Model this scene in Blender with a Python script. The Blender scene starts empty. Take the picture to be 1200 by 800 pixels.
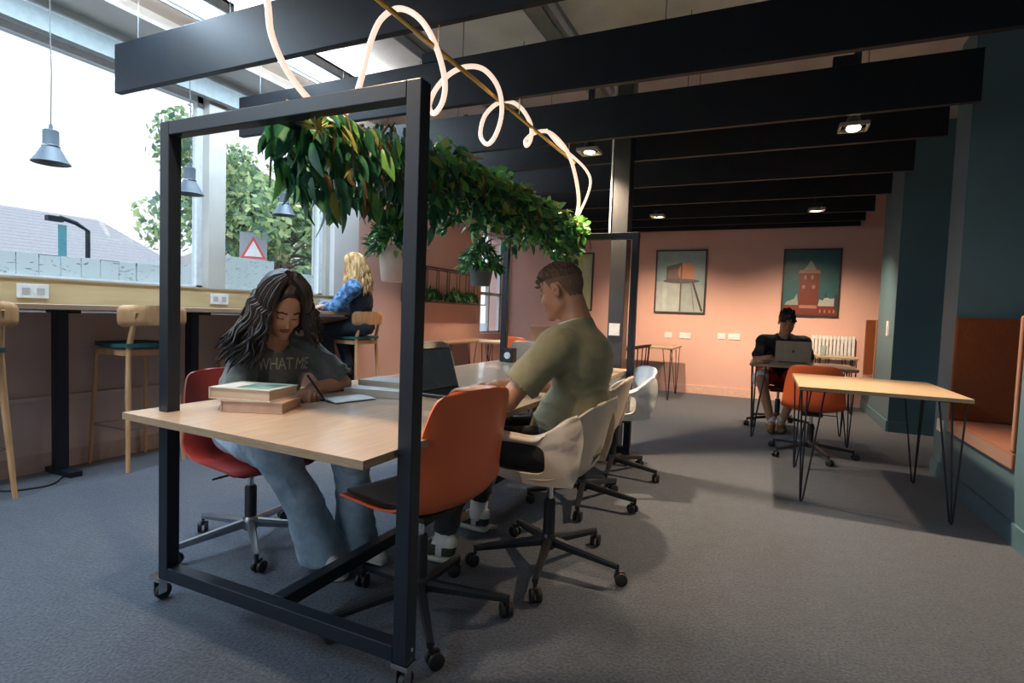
import bpy, bmesh, math, random
import numpy as np
from mathutils import Vector, Matrix, noise

scn = bpy.context.scene
PI = math.pi
R = math.radians
rnd = random.Random(7)

# ------------------------------------------------------------------ camera
FPX, YAW, PITCH, ROLL = 648.9, -.4291, -.0501, .0357     # focal length in pixels of a 1200 px wide frame
CAM = Vector((0, 0, 1.15))
_f = Vector((math.sin(YAW)*math.cos(PITCH), math.cos(YAW)*math.cos(PITCH), math.sin(PITCH)))
_r = Vector((math.cos(YAW), -math.sin(YAW), 0))
_u = _r.cross(_f)
RT = _r*math.cos(ROLL)+_u*math.sin(ROLL)
UP = -_r*math.sin(ROLL)+_u*math.cos(ROLL)
cd = bpy.data.cameras.new('camera')
cam = bpy.data.objects.new('camera', cd)
scn.collection.objects.link(cam)
cd.sensor_width = 36; cd.sensor_fit = 'HORIZONTAL'; cd.lens = 36*FPX/1200; cd.clip_start = .05; cd.clip_end = 300
M = Matrix.Identity(4)
for i in range(3):
    M[i][0] = RT[i]; M[i][1] = UP[i]; M[i][2] = -_f[i]; M[i][3] = CAM[i]
cam.matrix_world = M
scn.camera = cam

# ------------------------------------------------------------------ world, exposure
W = bpy.data.worlds.new('overcast_sky'); scn.world = W; W.use_nodes = True
wn = W.node_tree.nodes; wl = W.node_tree.links
bg = wn['Background']
tc = wn.new('ShaderNodeTexCoord'); sp = wn.new('ShaderNodeSeparateXYZ'); cr = wn.new('ShaderNodeValToRGB')
wl.new(tc.outputs['Generated'], sp.inputs[0]); wl.new(sp.outputs['Z'], cr.inputs[0])
cr.color_ramp.elements[0].position = 0.0; cr.color_ramp.elements[0].color = (.335, .33, .335, 1)      # overcast sky: zenith three times the horizon
cr.color_ramp.elements[1].position = 1.0; cr.color_ramp.elements[1].color = (.76, .93, 1.12, 1)
wl.new(cr.outputs[0], bg.inputs[0])
SKY = 3.5
bg.inputs[1].default_value = SKY
scn.view_settings.view_transform = 'Standard'; scn.view_settings.look = 'None'
scn.view_settings.gamma = 1; scn.view_settings.use_curve_mapping = False
scn.view_settings.exposure = .18
SPOT_W, TRAY_W, UP_W = 330, 60, 20

# ------------------------------------------------------------------ helpers
COL = scn.collection
def tag(o, label=None, cat=None, group=None, kind=None):
    if label: o['label'] = label
    if cat: o['category'] = cat
    if group: o['group'] = group
    if kind: o['kind'] = kind
    return o
def thing(name, label, cat, loc=(0, 0, 0), rz=0, group=None):
    o = bpy.data.objects.new(name, None); COL.objects.link(o)
    o.location = loc; o.rotation_euler = (0, 0, rz); o.empty_display_size = .1
    return tag(o, label, cat, group)
def copy_tree(o, parent=None):
    c = o.copy(); COL.objects.link(c)
    if parent: c.parent = parent
    for ch in list(o.children):
        copy_tree(ch, c)
    return c

_mats = {}
def mat(name, col, rough=.6, metal=0, col2=None, nscale=20, stretch=(1, 1, 1), bump=0, bscale=None, emit=None, estr=0, spec=.5, detail=3, sheen=0, trans=0, alpha=1, coat=0, nmin=.35, nmax=.65):
    if name in _mats: return _mats[name]
    m = bpy.data.materials.new(name); m.use_nodes = True
    n = m.node_tree.nodes; l = m.node_tree.links; b = n['Principled BSDF']
    b.inputs['Roughness'].default_value = rough; b.inputs['Metallic'].default_value = metal
    b.inputs['Specular IOR Level'].default_value = spec
    b.inputs['Sheen Weight'].default_value = sheen
    b.inputs['Coat Weight'].default_value = coat
    b.inputs['Subsurface Weight'].default_value = 0
    if emit:
        b.inputs['Emission Color'].default_value = (*emit, 1); b.inputs['Emission Strength'].default_value = estr
    t = n.new('ShaderNodeTexCoord'); mp = n.new('ShaderNodeMapping'); mp.inputs['Scale'].default_value = stretch
    l.new(t.outputs['Object'], mp.inputs[0])
    nz = n.new('ShaderNodeTexNoise'); nz.inputs['Scale'].default_value = nscale; nz.inputs['Detail'].default_value = detail
    l.new(mp.outputs[0], nz.inputs['Vector'])
    r = n.new('ShaderNodeValToRGB'); r.color_ramp.elements[0].position = nmin; r.color_ramp.elements[1].position = nmax
    c2 = col2 if col2 else tuple(c*.88 for c in col)
    r.color_ramp.elements[0].color = (*col, 1); r.color_ramp.elements[1].color = (*c2, 1)
    l.new(nz.outputs['Fac'], r.inputs[0]); l.new(r.outputs[0], b.inputs['Base Color'])
    if bump:
        nb = n.new('ShaderNodeTexNoise'); nb.inputs['Scale'].default_value = bscale or nscale; nb.inputs['Detail'].default_value = 4
        l.new(mp.outputs[0], nb.inputs['Vector'])
        bm_ = n.new('ShaderNodeBump'); bm_.inputs['Strength'].default_value = bump; bm_.inputs['Distance'].default_value = .01
        l.new(nb.outputs['Fac'], bm_.inputs['Height']); l.new(bm_.outputs[0], b.inputs['Normal'])
    if trans or alpha < 1:
        b.inputs['Alpha'].default_value = alpha
    _mats[name] = m
    return m

class MB:
    """collects boxes, tubes, lathes and grids; build() links them as one mesh object"""
    def __init__(s): s.v = []; s.f = []; s.mi = []; s.m = 0; s.x = None
    def add(s, vs, fs):
        o = len(s.v)
        if s.x is not None: vs = [s.x @ Vector(v) for v in vs]
        s.v += [tuple(v) for v in vs]; s.f += [tuple(i+o for i in f) for f in fs]; s.mi += [s.m]*len(fs)
        return s
    def box(s, x0, x1, y0, y1, z0, z1):
        vs = [(x, y, z) for x in (x0, x1) for y in (y0, y1) for z in (z0, z1)]
        return s.add(vs, [(0, 1, 3, 2), (4, 6, 7, 5), (0, 4, 5, 1), (2, 3, 7, 6), (0, 2, 6, 4), (1, 5, 7, 3)])
    def cbox(s, c, d, rot=None, ch=0):
        """centred box with optional chamfered vertical profile"""
        hx, hy, hz = d[0]/2, d[1]/2, d[2]/2
        if ch:
            vs = []
            for z, k in ((-hz, ch), (-hz+ch, 0), (hz-ch, 0), (hz, ch)):
                for x, y in ((-hx+ch, -hy+k), (hx-ch, -hy+k), (hx-k, -hy+ch), (hx-k, hy-ch), (hx-ch, hy-k), (-hx+ch, hy-k), (-hx+k, hy-ch), (-hx+k, -hy+ch)):
                    vs.append((x, y, z))
            fs = [tuple(range(7, -1, -1)), tuple(range(24, 32))]
            for j in range(3):
                for i in range(8):
                    a = j*8+i; b = j*8+(i+1) % 8
                    fs.append((a, b, b+8, a+8))
        else:
            vs = [(x, y, z) for x in (-hx, hx) for y in (-hy, hy) for z in (-hz, hz)]
            fs = [(0, 1, 3, 2), (4, 6, 7, 5), (0, 4, 5, 1), (2, 3, 7, 6), (0, 2, 6, 4), (1, 5, 7, 3)]
        c = Vector(c)
        vs = [c+(rot @ Vector(v) if rot else Vector(v)) for v in vs]
        return s.add(vs, fs)
    def bar(s, a, b, w, h=None, up=(0, 0, 1)):
        a, b = Vector(a), Vector(b); h = h or w; d = (b-a).normalized(); up = Vector(up)
        if abs(d.dot(up)) > .98: up = Vector((0, 1, 0))
        x = d.cross(up).normalized(); y = x.cross(d)
        vs = [p+x*i*w/2+y*j*h/2 for p in (a, b) for i, j in ((-1, -1), (1, -1), (1, 1), (-1, 1))]
        return s.add(vs, [(3, 2, 1, 0), (4, 5, 6, 7), (0, 1, 5, 4), (1, 2, 6, 5), (2, 3, 7, 6), (3, 0, 4, 7)])
    def tube(s, pts, r, n=8, cap=True, flat=1):
        pts = [Vector(p) for p in pts]; N = len(pts)
        rs = r if isinstance(r, (list, tuple)) else [r]*N
        vs = []; ref = None
        for i, p in enumerate(pts):
            d = (pts[min(i+1, N-1)]-pts[max(i-1, 0)])
            if d.length < 1e-9: d = Vector((0, 0, 1))
            d.normalize()
            if ref is None: ref = d.orthogonal().normalized()
            x = (ref-d*ref.dot(d))
            if x.length < 1e-6: x = d.orthogonal()
            x.normalize(); ref = x; y = d.cross(x)
            for k in range(n):
                a = 2*PI*k/n; vs.append(p+x*math.cos(a)*rs[i]+y*math.sin(a)*rs[i]*flat)
        fs = [(i*n+k, i*n+(k+1) % n, (i+1)*n+(k+1) % n, (i+1)*n+k) for i in range(N-1) for k in range(n)]
        if cap: fs += [tuple(range(n-1, -1, -1)), tuple(range((N-1)*n, N*n))]
        return s.add(vs, fs)
    def lathe(s, prof, n=20, o=(0, 0, 0), rot=None):
        o = Vector(o); vs = []
        for r, z in prof:
            for k in range(n):
                v = Vector((r*math.cos(2*PI*k/n), r*math.sin(2*PI*k/n), z)); vs.append(o+(rot @ v if rot else v))
        N = len(prof)
        fs = [(i*n+k, i*n+(k+1) % n, (i+1)*n+(k+1) % n, (i+1)*n+k) for i in range(N-1) for k in range(n)]
        fs += [tuple(range(n-1, -1, -1)), tuple(range((N-1)*n, N*n))]
        return s.add(vs, fs)
    def sheet(s, g, th):
        """closed slab from a grid g[i][j] of points, thickness th"""
        n, m = len(g), len(g[0]); g = [[Vector(p) for p in row] for row in g]
        vs = []; bk = []
        for i in range(n):
            for j in range(m):
                a = g[min(i+1, n-1)][j]-g[max(i-1, 0)][j]; b = g[i][min(j+1, m-1)]-g[i][max(j-1, 0)]
                nn = a.cross(b)
                nn = nn.normalized() if nn.length > 1e-12 else Vector((0, 0, 1))
                vs.append(g[i][j]+nn*th/2); bk.append(g[i][j]-nn*th/2)
        K = n*m; fs = []
        for i in range(n-1):
            for j in range(m-1):
                a, b, c, d = i*m+j, i*m+j+1, (i+1)*m+j+1, (i+1)*m+j
                fs.append((a, d, c, b)); fs.append((K+a, K+b, K+c, K+d))
        edge = [(0, j) for j in range(m)]+[(i, m-1) for i in range(1, n)]+[(n-1, j) for j in range(m-2, -1, -1)]+[(i, 0) for i in range(n-2, 0, -1)]
        E = [i*m+j for i, j in edge]
        for q in range(len(E)):
            a, b = E[q], E[(q+1) % len(E)]; fs.append((a, b, K+b, K+a))
        return s.add(vs+bk, fs)
    def ring(s, g, th):
        """slab from closed-in-j grid (g[i][j], j wraps)"""
        n, m = len(g), len(g[0]); g = [[Vector(p) for p in row] for row in g]; vs = []; bk = []
        for i in range(n):
            for j in range(m):
                a = g[min(i+1, n-1)][j]-g[max(i-1, 0)][j]; b = g[i][(j+1) % m]-g[i][j-1]
                nn = a.cross(b); nn = nn.normalized() if nn.length > 1e-12 else Vector((0, 0, 1))
                vs.append(g[i][j]+nn*th/2); bk.append(g[i][j]-nn*th/2)
        K = n*m; fs = []
        for i in range(n-1):
            for j in range(m):
                a, b, c, d = i*m+j, i*m+(j+1) % m, (i+1)*m+(j+1) % m, (i+1)*m+j
                fs.append((a, d, c, b)); fs.append((K+a, K+b, K+c, K+d))
        for j in range(m):
            k = (j+1) % m
            fs.append((j, k, K+k, K+j)); fs.append(((n-1)*m+k, (n-1)*m+j, K+(n-1)*m+j, K+(n-1)*m+k))
        return s.add(vs+bk, fs)
    def build(s, name, mats, parent=None, smooth=False, label=None, kind=None, bevel=0, world=False):
        me = bpy.data.meshes.new(name); me.from_pydata(s.v, [], s.f)
        mats = mats if isinstance(mats, (list, tuple)) else [mats]
        for m in mats: me.materials.append(m)
        if len(mats) > 1: me.polygons.foreach_set('material_index', s.mi)
        bm = bmesh.new(); bm.from_mesh(me); bmesh.ops.recalc_face_normals(bm, faces=bm.faces)
        bm.to_mesh(me); bm.free()
        if smooth:
            me.polygons.foreach_set('use_smooth', [True]*len(me.polygons))
            try: me.set_sharp_from_angle(angle=R(smooth if smooth > 1 else 40))
            except Exception: pass
        o = bpy.data.objects.new(name, me); COL.objects.link(o)
        if parent is not None: o.parent = parent
        if world and parent is not None:
            o.matrix_parent_inverse = mat_of(parent).inverted()
        if bevel:
            md = o.modifiers.new('bevel', 'BEVEL'); md.width = bevel; md.segments = 2; md.limit_method = 'ANGLE'
        if label: o['label'] = label
        if kind: o['kind'] = kind
        return o
def mat_of(o):
    m = Matrix.Translation(o.location) @ o.rotation_euler.to_matrix().to_4x4()
    return m if o.parent is None else mat_of(o.parent) @ o.matrix_parent_inverse @ m
def catmull(P, n):
    P = [Vector(p) for p in P]; out = []
    for i in range(len(P)-1):
        p0 = P[max(i-1, 0)]; p1 = P[i]; p2 = P[i+1]; p3 = P[min(i+2, len(P)-1)]
        for k in range(n):
            t = k/n
            out.append(.5*((2*p1)+(p2-p0)*t+(2*p0-5*p1+4*p2-p3)*t*t+(3*p1-p0-3*p2+p3)*t**3))
    out.append(P[-1]); return out
def structure(name, mb, m, smooth=False, parent=None):
    o = mb.build(name, m, parent, smooth)
    if parent is None: o['kind'] = 'structure'
    return o

# ------------------------------------------------------------------ materials
def carpet_mat():
    m = bpy.data.materials.new('carpet'); m.use_nodes = True; n = m.node_tree.nodes; l = m.node_tree.links; b = n['Principled BSDF']
    t = n.new('ShaderNodeTexCoord')
    a = n.new('ShaderNodeTexNoise'); a.inputs['Scale'].default_value = 90; a.inputs['Detail'].default_value = 4
    c = n.new('ShaderNodeTexNoise'); c.inputs['Scale'].default_value = 14; c.inputs['Detail'].default_value = 5
    l.new(t.outputs['Object'], a.inputs[0]); l.new(t.outputs['Object'], c.inputs[0])
    r1 = n.new('ShaderNodeValToRGB'); r1.color_ramp.elements[0].position = .35; r1.color_ramp.elements[1].position = .66
    r1.color_ramp.elements[0].color = (.026, .037, .058, 1); r1.color_ramp.elements[1].color = (.078, .095, .125, 1)
    l.new(a.outputs[0], r1.inputs[0])
    mx = n.new('ShaderNodeMix'); mx.data_type = 'RGBA'; mx.blend_type = 'MULTIPLY'; mx.inputs[0].default_value = .6
    r2 = n.new('ShaderNodeValToRGB'); r2.color_ramp.elements[0].position = .3; r2.color_ramp.elements[1].position = .7
    r2.color_ramp.elements[0].color = (.7, .7, .72, 1); r2.color_ramp.elements[1].color = (1.15, 1.12, 1.1, 1)
    l.new(c.outputs[0], r2.inputs[0]); l.new(r1.outputs[0], mx.inputs[6]); l.new(r2.outputs[0], mx.inputs[7]); l.new(mx.outputs[2], b.inputs['Base Color'])
    b.inputs['Roughness'].default_value = .95; b.inputs['Sheen Weight'].default_value = .25
    bp = n.new('ShaderNodeBump'); bp.inputs['Strength'].default_value = .8; bp.inputs['Distance'].default_value = .006
    l.new(a.outputs[0], bp.inputs['Height']); l.new(bp.outputs[0], b.inputs['Normal'])
    return m
CARPET = carpet_mat()
PINK = mat('pink_paint', (.74, .455, .395), .7, col2=(.72, .44, .38), nscale=3, bump=.05, bscale=60)
PINKTRIM = mat('pink_gloss_trim', (.80, .52, .44), .45)
TEAL = mat('teal_paint', (.095, .185, .235), .6, col2=(.088, .175, .22), nscale=3, bump=.05, bscale=60)
TEALTRIM = mat('teal_trim', (.10, .20, .255), .5)
WHITEP = mat('white_paint', (.78, .78, .78), .6, nscale=2)
CONC = mat('concrete', (.74, .71, .66), .85, col2=(.50, .48, .45), nscale=2.2, bump=.3, bscale=25, detail=8, nmin=.3, nmax=.75)
BEAM = mat('black_beam_paint', (.008, .010, .014), .5, spec=.24, col2=(.012, .013, .016), nscale=6, bump=.04, bscale=30)
BLKSTEEL = mat('black_powder_steel', (.008, .013, .022), .42, col2=(.010, .015, .026), nscale=30, spec=.42)
BIRCH = mat('birch_ply_top', (.60, .44, .31), .28, col2=(.51, .36, .245), nscale=5, stretch=(14, 1, 1), bump=.02, bscale=20, spec=.5, coat=.4)
BIRCHX = mat('birch_ply_top_across', (.50, .375, .26), .34, col2=(.42, .31, .205), nscale=5, stretch=(1, 14, 1), bump=.03, bscale=20, coat=.12)
PLYEDGE = mat('plywood_edge', (.46, .32, .20), .6, col2=(.33, .22, .13), nscale=18, stretch=(1, 1, 26))
OAK = mat('pale_oak', (.66, .37, .18), .45, col2=(.52, .27, .12), nscale=6, stretch=(4, 4, .7))
SILLW = mat('yellow_ply_board', (.62, .49, .28), .5, col2=(.55, .42, .23), nscale=4, stretch=(2, .6, 6))
COUNTERW = mat('counter_wood', (.50, .33, .22), .4, col2=(.42, .27, .17), nscale=4, stretch=(10, .6, 4))
ORANGE = mat('orange_plastic', (.84, .16, .05), .38, col2=(.80, .15, .046), nscale=4)
REDP = mat('red_plastic', (.33, .04, .034), .38, nscale=4)
CREAM = mat('cream_plastic', (.66, .54, .42), .36, col2=(.64, .52, .40), nscale=4)
WHITEPL = mat('white_plastic', (.82, .85, .86), .35)
GREYPL = mat('grey_plastic', (.26, .245, .22), .4)
PAD = mat('black_seat_felt', (.012, .012, .014), .9, nscale=60, bump=.2, sheen=.3)
DMETAL = mat('dark_cast_metal', (.055, .06, .068), .3, metal=.6, nscale=12)
SILVER = mat('polished_aluminium', (.62, .64, .67), .22, metal=1)
CHROME = mat('chrome', (.72, .73, .74), .12, metal=1)
RUBBER = mat('black_rubber', (.014, .014, .016), .55)
GOLD = mat('brass_tube', (.90, .58, .16), .42, metal=.8)
TEALSEAT = mat('dark_green_seat', (.012, .085, .09), .55, nscale=30, bump=.1)
ORFAB = mat('rust_upholstery', (.20, .050, .007), .8, col2=(.17, .042, .006), nscale=50, bump=.15, sheen=.3)

# ------------------------------------------------------------------ room shell
XL, XR, YF, YB, ZC = -4.3, 1.27, -3.2, 9.12, 3.35
XRR = 1.78
structure('floor', MB().box(XL-.3, XRR+.2, YF-.2, YB+.2, -.1, 0), CARPET)
structure('ceiling', MB().box(XL-.3, XRR+.2, YF-.2, YB+.2, ZC, ZC+.15), CONC)
structure('wall_back', MB().box(XL-.3, XRR+.2, YB, YB+.2, 0, ZC), PINK)
structure('wall_front', MB().box(XL-.3, -4.1, YF-.2, YF, 0, ZC).box(-4.1, -1.1, YF-.2, YF, 0, .4).box(-4.1, -1.1, YF-.2, YF, 2.95, ZC).box(-1.1, XRR+.2, YF-.2, YF, 0, ZC), WHITEP)  # wide opening added behind the camera to let in soft fill daylight
structure('trim_13', MB().box(-2.95, -2.85, YF-.15, YF-.05, .4, 2.95), WHITEP)
structure('baseboard_back', MB().box(XL, XRR, YB-.018, YB, 0, .13), PINKTRIM)

# left wall: sill height walls, mullions, pink wall, head
WZ0, WZ1 = 1.265, 2.86
WIN = [(-3.0, -1.05), (-.86, 1.10), (1.29, 3.20), (3.36, 4.60)]
w = MB()
w.box(XL-.3, XL, YF, 5.05, 0, WZ0)
w.box(XL-.3, XL, YF, 5.05, WZ1, ZC)
w.box(XL-.3, XL, YF, -3.0, WZ0, WZ1)
structure('wall_left', w, WHITEP)
pk = MB().box(XL-.3, XL, 5.05, 8.10, 0, ZC)
pk.box(XL-.3, XL, 8.10, 8.98, 0, .80); pk.box(XL-.3, XL, 8.10, 8.98, 2.5, ZC); pk.box(XL-.3, XL, 8.98, YB, 0, ZC)
structure('wall_left_far', pk, PINK)
cl = MB().box(XL-.3, XL+.02, 4.66, 5.05, WZ0, ZC)
structure('trim_5', cl, WHITEP)
for i, (a, b) in enumerate(((-1.05, -.86), (1.10, 1.29), (3.20, 3.36), (4.60, 4.66))):
    structure('trim_%d' % (i+1), MB().box(XL-.22, XL-.01 if b-a > .1 else XL-.04, a, b, WZ0, WZ1),
              mat('grey_beige_column', (.52, .50, .46), .7, nscale=3))
# lower wall below the counter, pinkish panel
UND = mat('shaded_pink_paint', (.62, .43, .35), .7, nscale=3)  # shade under the counter put into the paint as a browner tone
structure('baseboard_left', MB().box(XL, XL+.015, YF, 8.1, 0, .12), mat('baseboard_pink', (.55, .40, .34), .5))
structure('trim_6', MB().box(XL, XL+.012, YF, 5.05, .12, .50).box(XL, XL+.035, YF, 5.05, .475, .50), mat('lower_panel_paint', (.68, .50, .42), .6, nscale=3))
structure('trim_7', MB().box(XL, XL+.01, YF, 5.05, .50, 1.05), UND)
# ply upstand with sill board
structure('trim_8', MB().box(XL, XL+.02, YF, 5.05, 1.11, WZ0), SILLW)
structure('trim_9', MB().box(XL-.22, XL+.03, YF, 5.05, WZ0, WZ0+.012), mat('sill_edge', (.50, .44, .34), .5))
# window head: blind cassette, pale band, downstand
GREYG = mat('grey_green_frame', (.30, .34, .34), .5)
structure('trim_10', MB().box(XL, XL+.06, YF, 4.66, WZ1-.03, WZ1+.05).box(XL, XL+.035, YF, 4.66, WZ1+.05, WZ1+.11), GREYG)
structure('trim_11', MB().box(XL, XL+.34, YF, 5.05, ZC-.22, ZC), mat('taupe_downstand', (.36, .33, .30), .8, nscale=3))
structure('trim_12', MB().box(XL, XL+.36, YF, 5.05, ZC-.30, ZC-.22), mat('pale_band', (.68, .68, .66), .6, nscale=3))

def glass_mat():
    m = bpy.data.materials.new('window_glass'); m.use_nodes = True; n = m.node_tree.nodes; l = m.node_tree.links
    n.remove(n['Principled BSDF'])
    t = n.new('ShaderNodeBsdfTransparent'); t.inputs[0].default_value = (.90, .92, .92, 1)
    g = n.new('ShaderNodeBsdfGlossy'); g.inputs['Roughness'].default_value = .02
    nz = n.new('ShaderNodeTexNoise'); nz.inputs['Scale'].default_value = .8
    mr = n.new('ShaderNodeMapRange'); mr.inputs['To Min'].default_value = .05; mr.inputs['To Max'].default_value = .07
    l.new(nz.outputs[0], mr.inputs[0])
    mx = n.new('ShaderNodeMixShader'); l.new(mr.outputs[0], mx.inputs[0])
    l.new(t.outputs[0], mx.inputs[1]); l.new(g.outputs[0], mx.inputs[2]); l.new(mx.outputs[0], n['Material Output'].inputs[0])
    return m
GLASS = glass_mat()
def film_mat(name, k, dark, scale):
    """printed window film: whitish frosted squares with leafy grey marks"""
    m = bpy.data.materials.new(name); m.use_nodes = True; n = m.node_tree.nodes; l = m.node_tree.links; b = n['Principled BSDF']
    t = n.new('ShaderNodeTexCoord'); mp = n.new('ShaderNodeMapping'); mp.inputs['Scale'].default_value = (1, 1, 2.2)
    l.new(t.outputs['Object'], mp.inputs[0])
    v = n.new('ShaderNodeTexNoise'); v.inputs['Scale'].default_value = scale; v.inputs['Detail'].default_value = 5; v.inputs['Distortion'].default_value = 1.5
    l.new(mp.outputs[0], v.inputs[0])
    r = n.new('ShaderNodeValToRGB'); r.color_ramp.elements[0].position = .60; r.color_ramp.elements[1].position = .66
    r.color_ramp.elements[0].color = (.62, .67, .68, 1); r.color_ramp.elements[1].color = (*dark, 1)
    l.new(v.outputs[0], r.inputs[0]); l.new(r.outputs[0], b.inputs['Base Color'])
    b.inputs['Roughness'].default_value = .6
    tl = n.new('ShaderNodeBsdfTranslucent'); l.new(r.outputs[0], tl.inputs[0])
    tr = n.new('ShaderNodeBsdfTransparent')
    m1 = n.new('ShaderNodeMixShader'); m1.inputs[0].default_value = .6; l.new(b.outputs[0], m1.inputs[1]); l.new(tl.outputs[0], m1.inputs[2])
    m2 = n.new('ShaderNodeMixShader'); m2.inputs[0].default_value = k; l.new(tr.outputs[0], m2.inputs[1]); l.new(m1.outputs[0], m2.inputs[2])
    l.new(m2.outputs[0], n['Material Output'].inputs[0])
    return m
FILM = film_mat('printed_film', .72, (.22, .28, .30), 11)
FILM2 = film_mat('printed_film_pale', .55, (.35, .42, .48), 14)
FRAMEW = mat('white_window_frame', (.70, .74, .77), .4)
for i, (a, b) in enumerate(WIN):
    wd = bpy.data.objects.new('window_%d' % (i+1), None); COL.objects.link(wd); wd['kind'] = 'structure'; wd.location = (XL-.12, (a+b)/2, WZ0)
    f = MB()
    for y0, y1, z0, z1 in ((a, a+.045, WZ0, WZ1), (b-.05, b, WZ0, WZ1), (a, b, WZ0, WZ0+.03), (a, b, WZ1-.05, WZ1)):
        f.box(XL-.15, XL-.09, y0, y1, z0, z1)
    f.build('window_frame', FRAMEW, wd, world=True)
    MB().box(XL-.123, XL-.117, a+.04, b-.045, WZ0+.025, WZ1-.045).build('pane', GLASS, wd, world=True)
# printed film squares low on the glass
fe = tag(bpy.data.objects.new('window_film', None), 'strip of pale printed film squares along the bottom of the long window glass', 'window film'); COL.objects.link(fe); fe.location = (XL-.11, 2.4, WZ0+.03)
for k in range(11):
    y = 1.30+k*.125
    MB().box(XL-.1165, XL-.1145, y, y+.12, WZ0+.03, WZ0+.03+.135+.004*(k % 3)).build('film_square', FILM, fe, world=True)
MB().box(XL-.1165, XL-.1145, 2.68, 3.12, WZ0+.03, WZ0+.2).build('film_panel', FILM2, fe, world=True)
f2 = tag(bpy.data.objects.new('window_film', None), 'pale printed film panel with grey marks on the window behind the writing woman', 'window film'); COL.objects.link(f2); f2.location = (XL-.11, 3.9, WZ0+.03)
MB().box(XL-.1165, XL-.1145, 3.42, 3.98, WZ0+.03, WZ0+.31).build('film_panel', FILM2, f2, world=True)
MB().box(XL-.1165, XL-.1145, 4.0, 4.5, WZ0+.03, WZ0+.22).build('film_panel', FILM2, f2, world=True)
# far window on the left wall
wd = bpy.data.objects.new('window_5', None); COL.objects.link(wd); wd['kind'] = 'structure'; wd.location = (XL-.1, 8.5, .8)
f = MB()
for y0, y1, z0, z1 in ((8.10, 8.14, .8, 2.5), (8.94, 8.98, .8, 2.5), (8.1, 8.98, .8, .84), (8.1, 8.98, 2.46, 2.5), (8.52, 8.56, .8, 2.5), (8.1, 8.98, 1.45, 1.50)):
    f.box(XL-.12, XL-.07, y0, y1, z0, z1)
f.build('window_frame', FRAMEW, wd, world=True)
MB().box(XL-.1, XL-.095, 8.12, 8.96, .82, 2.48).build('pane', GLASS, wd, world=True)

# right wall with pilasters, recesses and niches
w = MB()
w.box(XRR, XRR+.2, YF, YB, 0, ZC)                    # recess back
w.box(XR, XRR, YF, 3.86, 0, ZC)                      # nearest pilaster
w.box(XR, XRR, 3.86, 5.08, 0, .385)                  # below near niche
w.box(XR, XRR, 5.08, 5.44, 0, ZC)                    # pilaster
w.box(XR+.015, XRR, 5.44, 5.46, 0, .01)
w.box(XR, XRR, 7.25, 8.24, 0, ZC)                    # far pilaster
w.box(XR, XRR, 8.24, YB, 0, .385)
structure('wall_right', w, TEAL)
bb = MB()
for a, b in ((YF, 3.86), (3.86, 5.44), (7.25, 8.24), (8.24, YB)):
    bb.box(XR-.014, XR, a+.001, b, 0, .12)
bb.box(XR, XRR, 7.236, 7.25, 0, .12).box(XR, XRR, 5.44, 5.454, 0, .12).box(XRR-.014, XRR, 5.454, 7.236, 0, .12)
structure('baseboard_right', bb, TEALTRIM)

def niche(y0, y1, label):
    t = thing('booth_seat', label, 'booth seat', (XR, (y0+y1)/2, .385))
    z0, z1, T = .386, 1.24, .05
    MB().box(XR-.012, XRR-.02, y0+.004, y1-.004, z0, z0+.10).build('seat', ORFAB, t, bevel=.012, world=True)
    MB().box(XR-.012, XRR-.09, y1-.004-T, y1-.004, z0+.10, z1).build('side_panel', ORFAB, t, bevel=.012, world=True)
    MB().box(XR-.012, XRR-.09, y0+.004, y0+.004+T, z0+.10, z1).build('side_panel', ORFAB, t, bevel=.012, world=True)
    MB().box(XRR-.09, XRR-.02, y0+.004, y1-.004, z0+.10, z1).build('backrest', ORFAB, t, bevel=.012, world=True)
    MB().lathe([(.0, 0), (.03, .0), (.03, .004), (0, .006)], 12, (XR+.07, y1-.004-T, z1-.12), Matrix.Rotation(PI/2, 3, 'X')).build('button', ORFAB, t, world=True)
    return t
niche(3.86, 5.08, 'rust orange upholstered booth seat set into the nearer teal wall recess')
niche(8.24, 9.10, 'small far rust orange booth seat in the teal wall beside the pink wall')
sw = thing('wall_switch', 'white switch plate on the far teal pilaster', 'switch', (XR, 7.6, 1.1))
MB().box(XR-.012, XR, 7.52, 7.62, 1.05, 1.22).build('plate', WHITEPL, sw, world=True)
MB().box(XR-.018, XR-.012, 7.55, 7.59, 1.10, 1.17).build('rocker', WHITEPL, sw, world=True)
so = thing('wall_socket', 'small pale socket low on the teal wall behind the hairpin table', 'socket', (XR, 5.4, .4))
MB().box(XR-.01, XR, 5.2, 5.34, .36, .45).build('plate', WHITEPL, so, world=True)
for q in (5.23, 5.28): MB().box(XR-.014, XR-.01, q, q+.03, .39, .42).build('rocker', WHITEPL, so, world=True)

# column
c = thing('steel_column', 'black steel column rising to the beams behind the plant frame', 'column', (-1.115, 4.62, 0))
MB().box(-1.205, -1.075, 4.54, 4.70, 0, ZC).build('shaft', mat('column_paint', (.03, .032, .036), .32, nscale=8, spec=.7), c, world=True, bevel=.003)
MB().tube([(-1.225, 4.55, 1.8), (-1.225, 4.55, ZC)], .008, 8).build('cable_conduit', WHITEPL, c, world=True)
MB().box(-1.19, -1.10, 4.532, 4.54, 1.00, 1.10).build('notice_plate', WHITEPL, c, world=True, label='small white plate')

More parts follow.
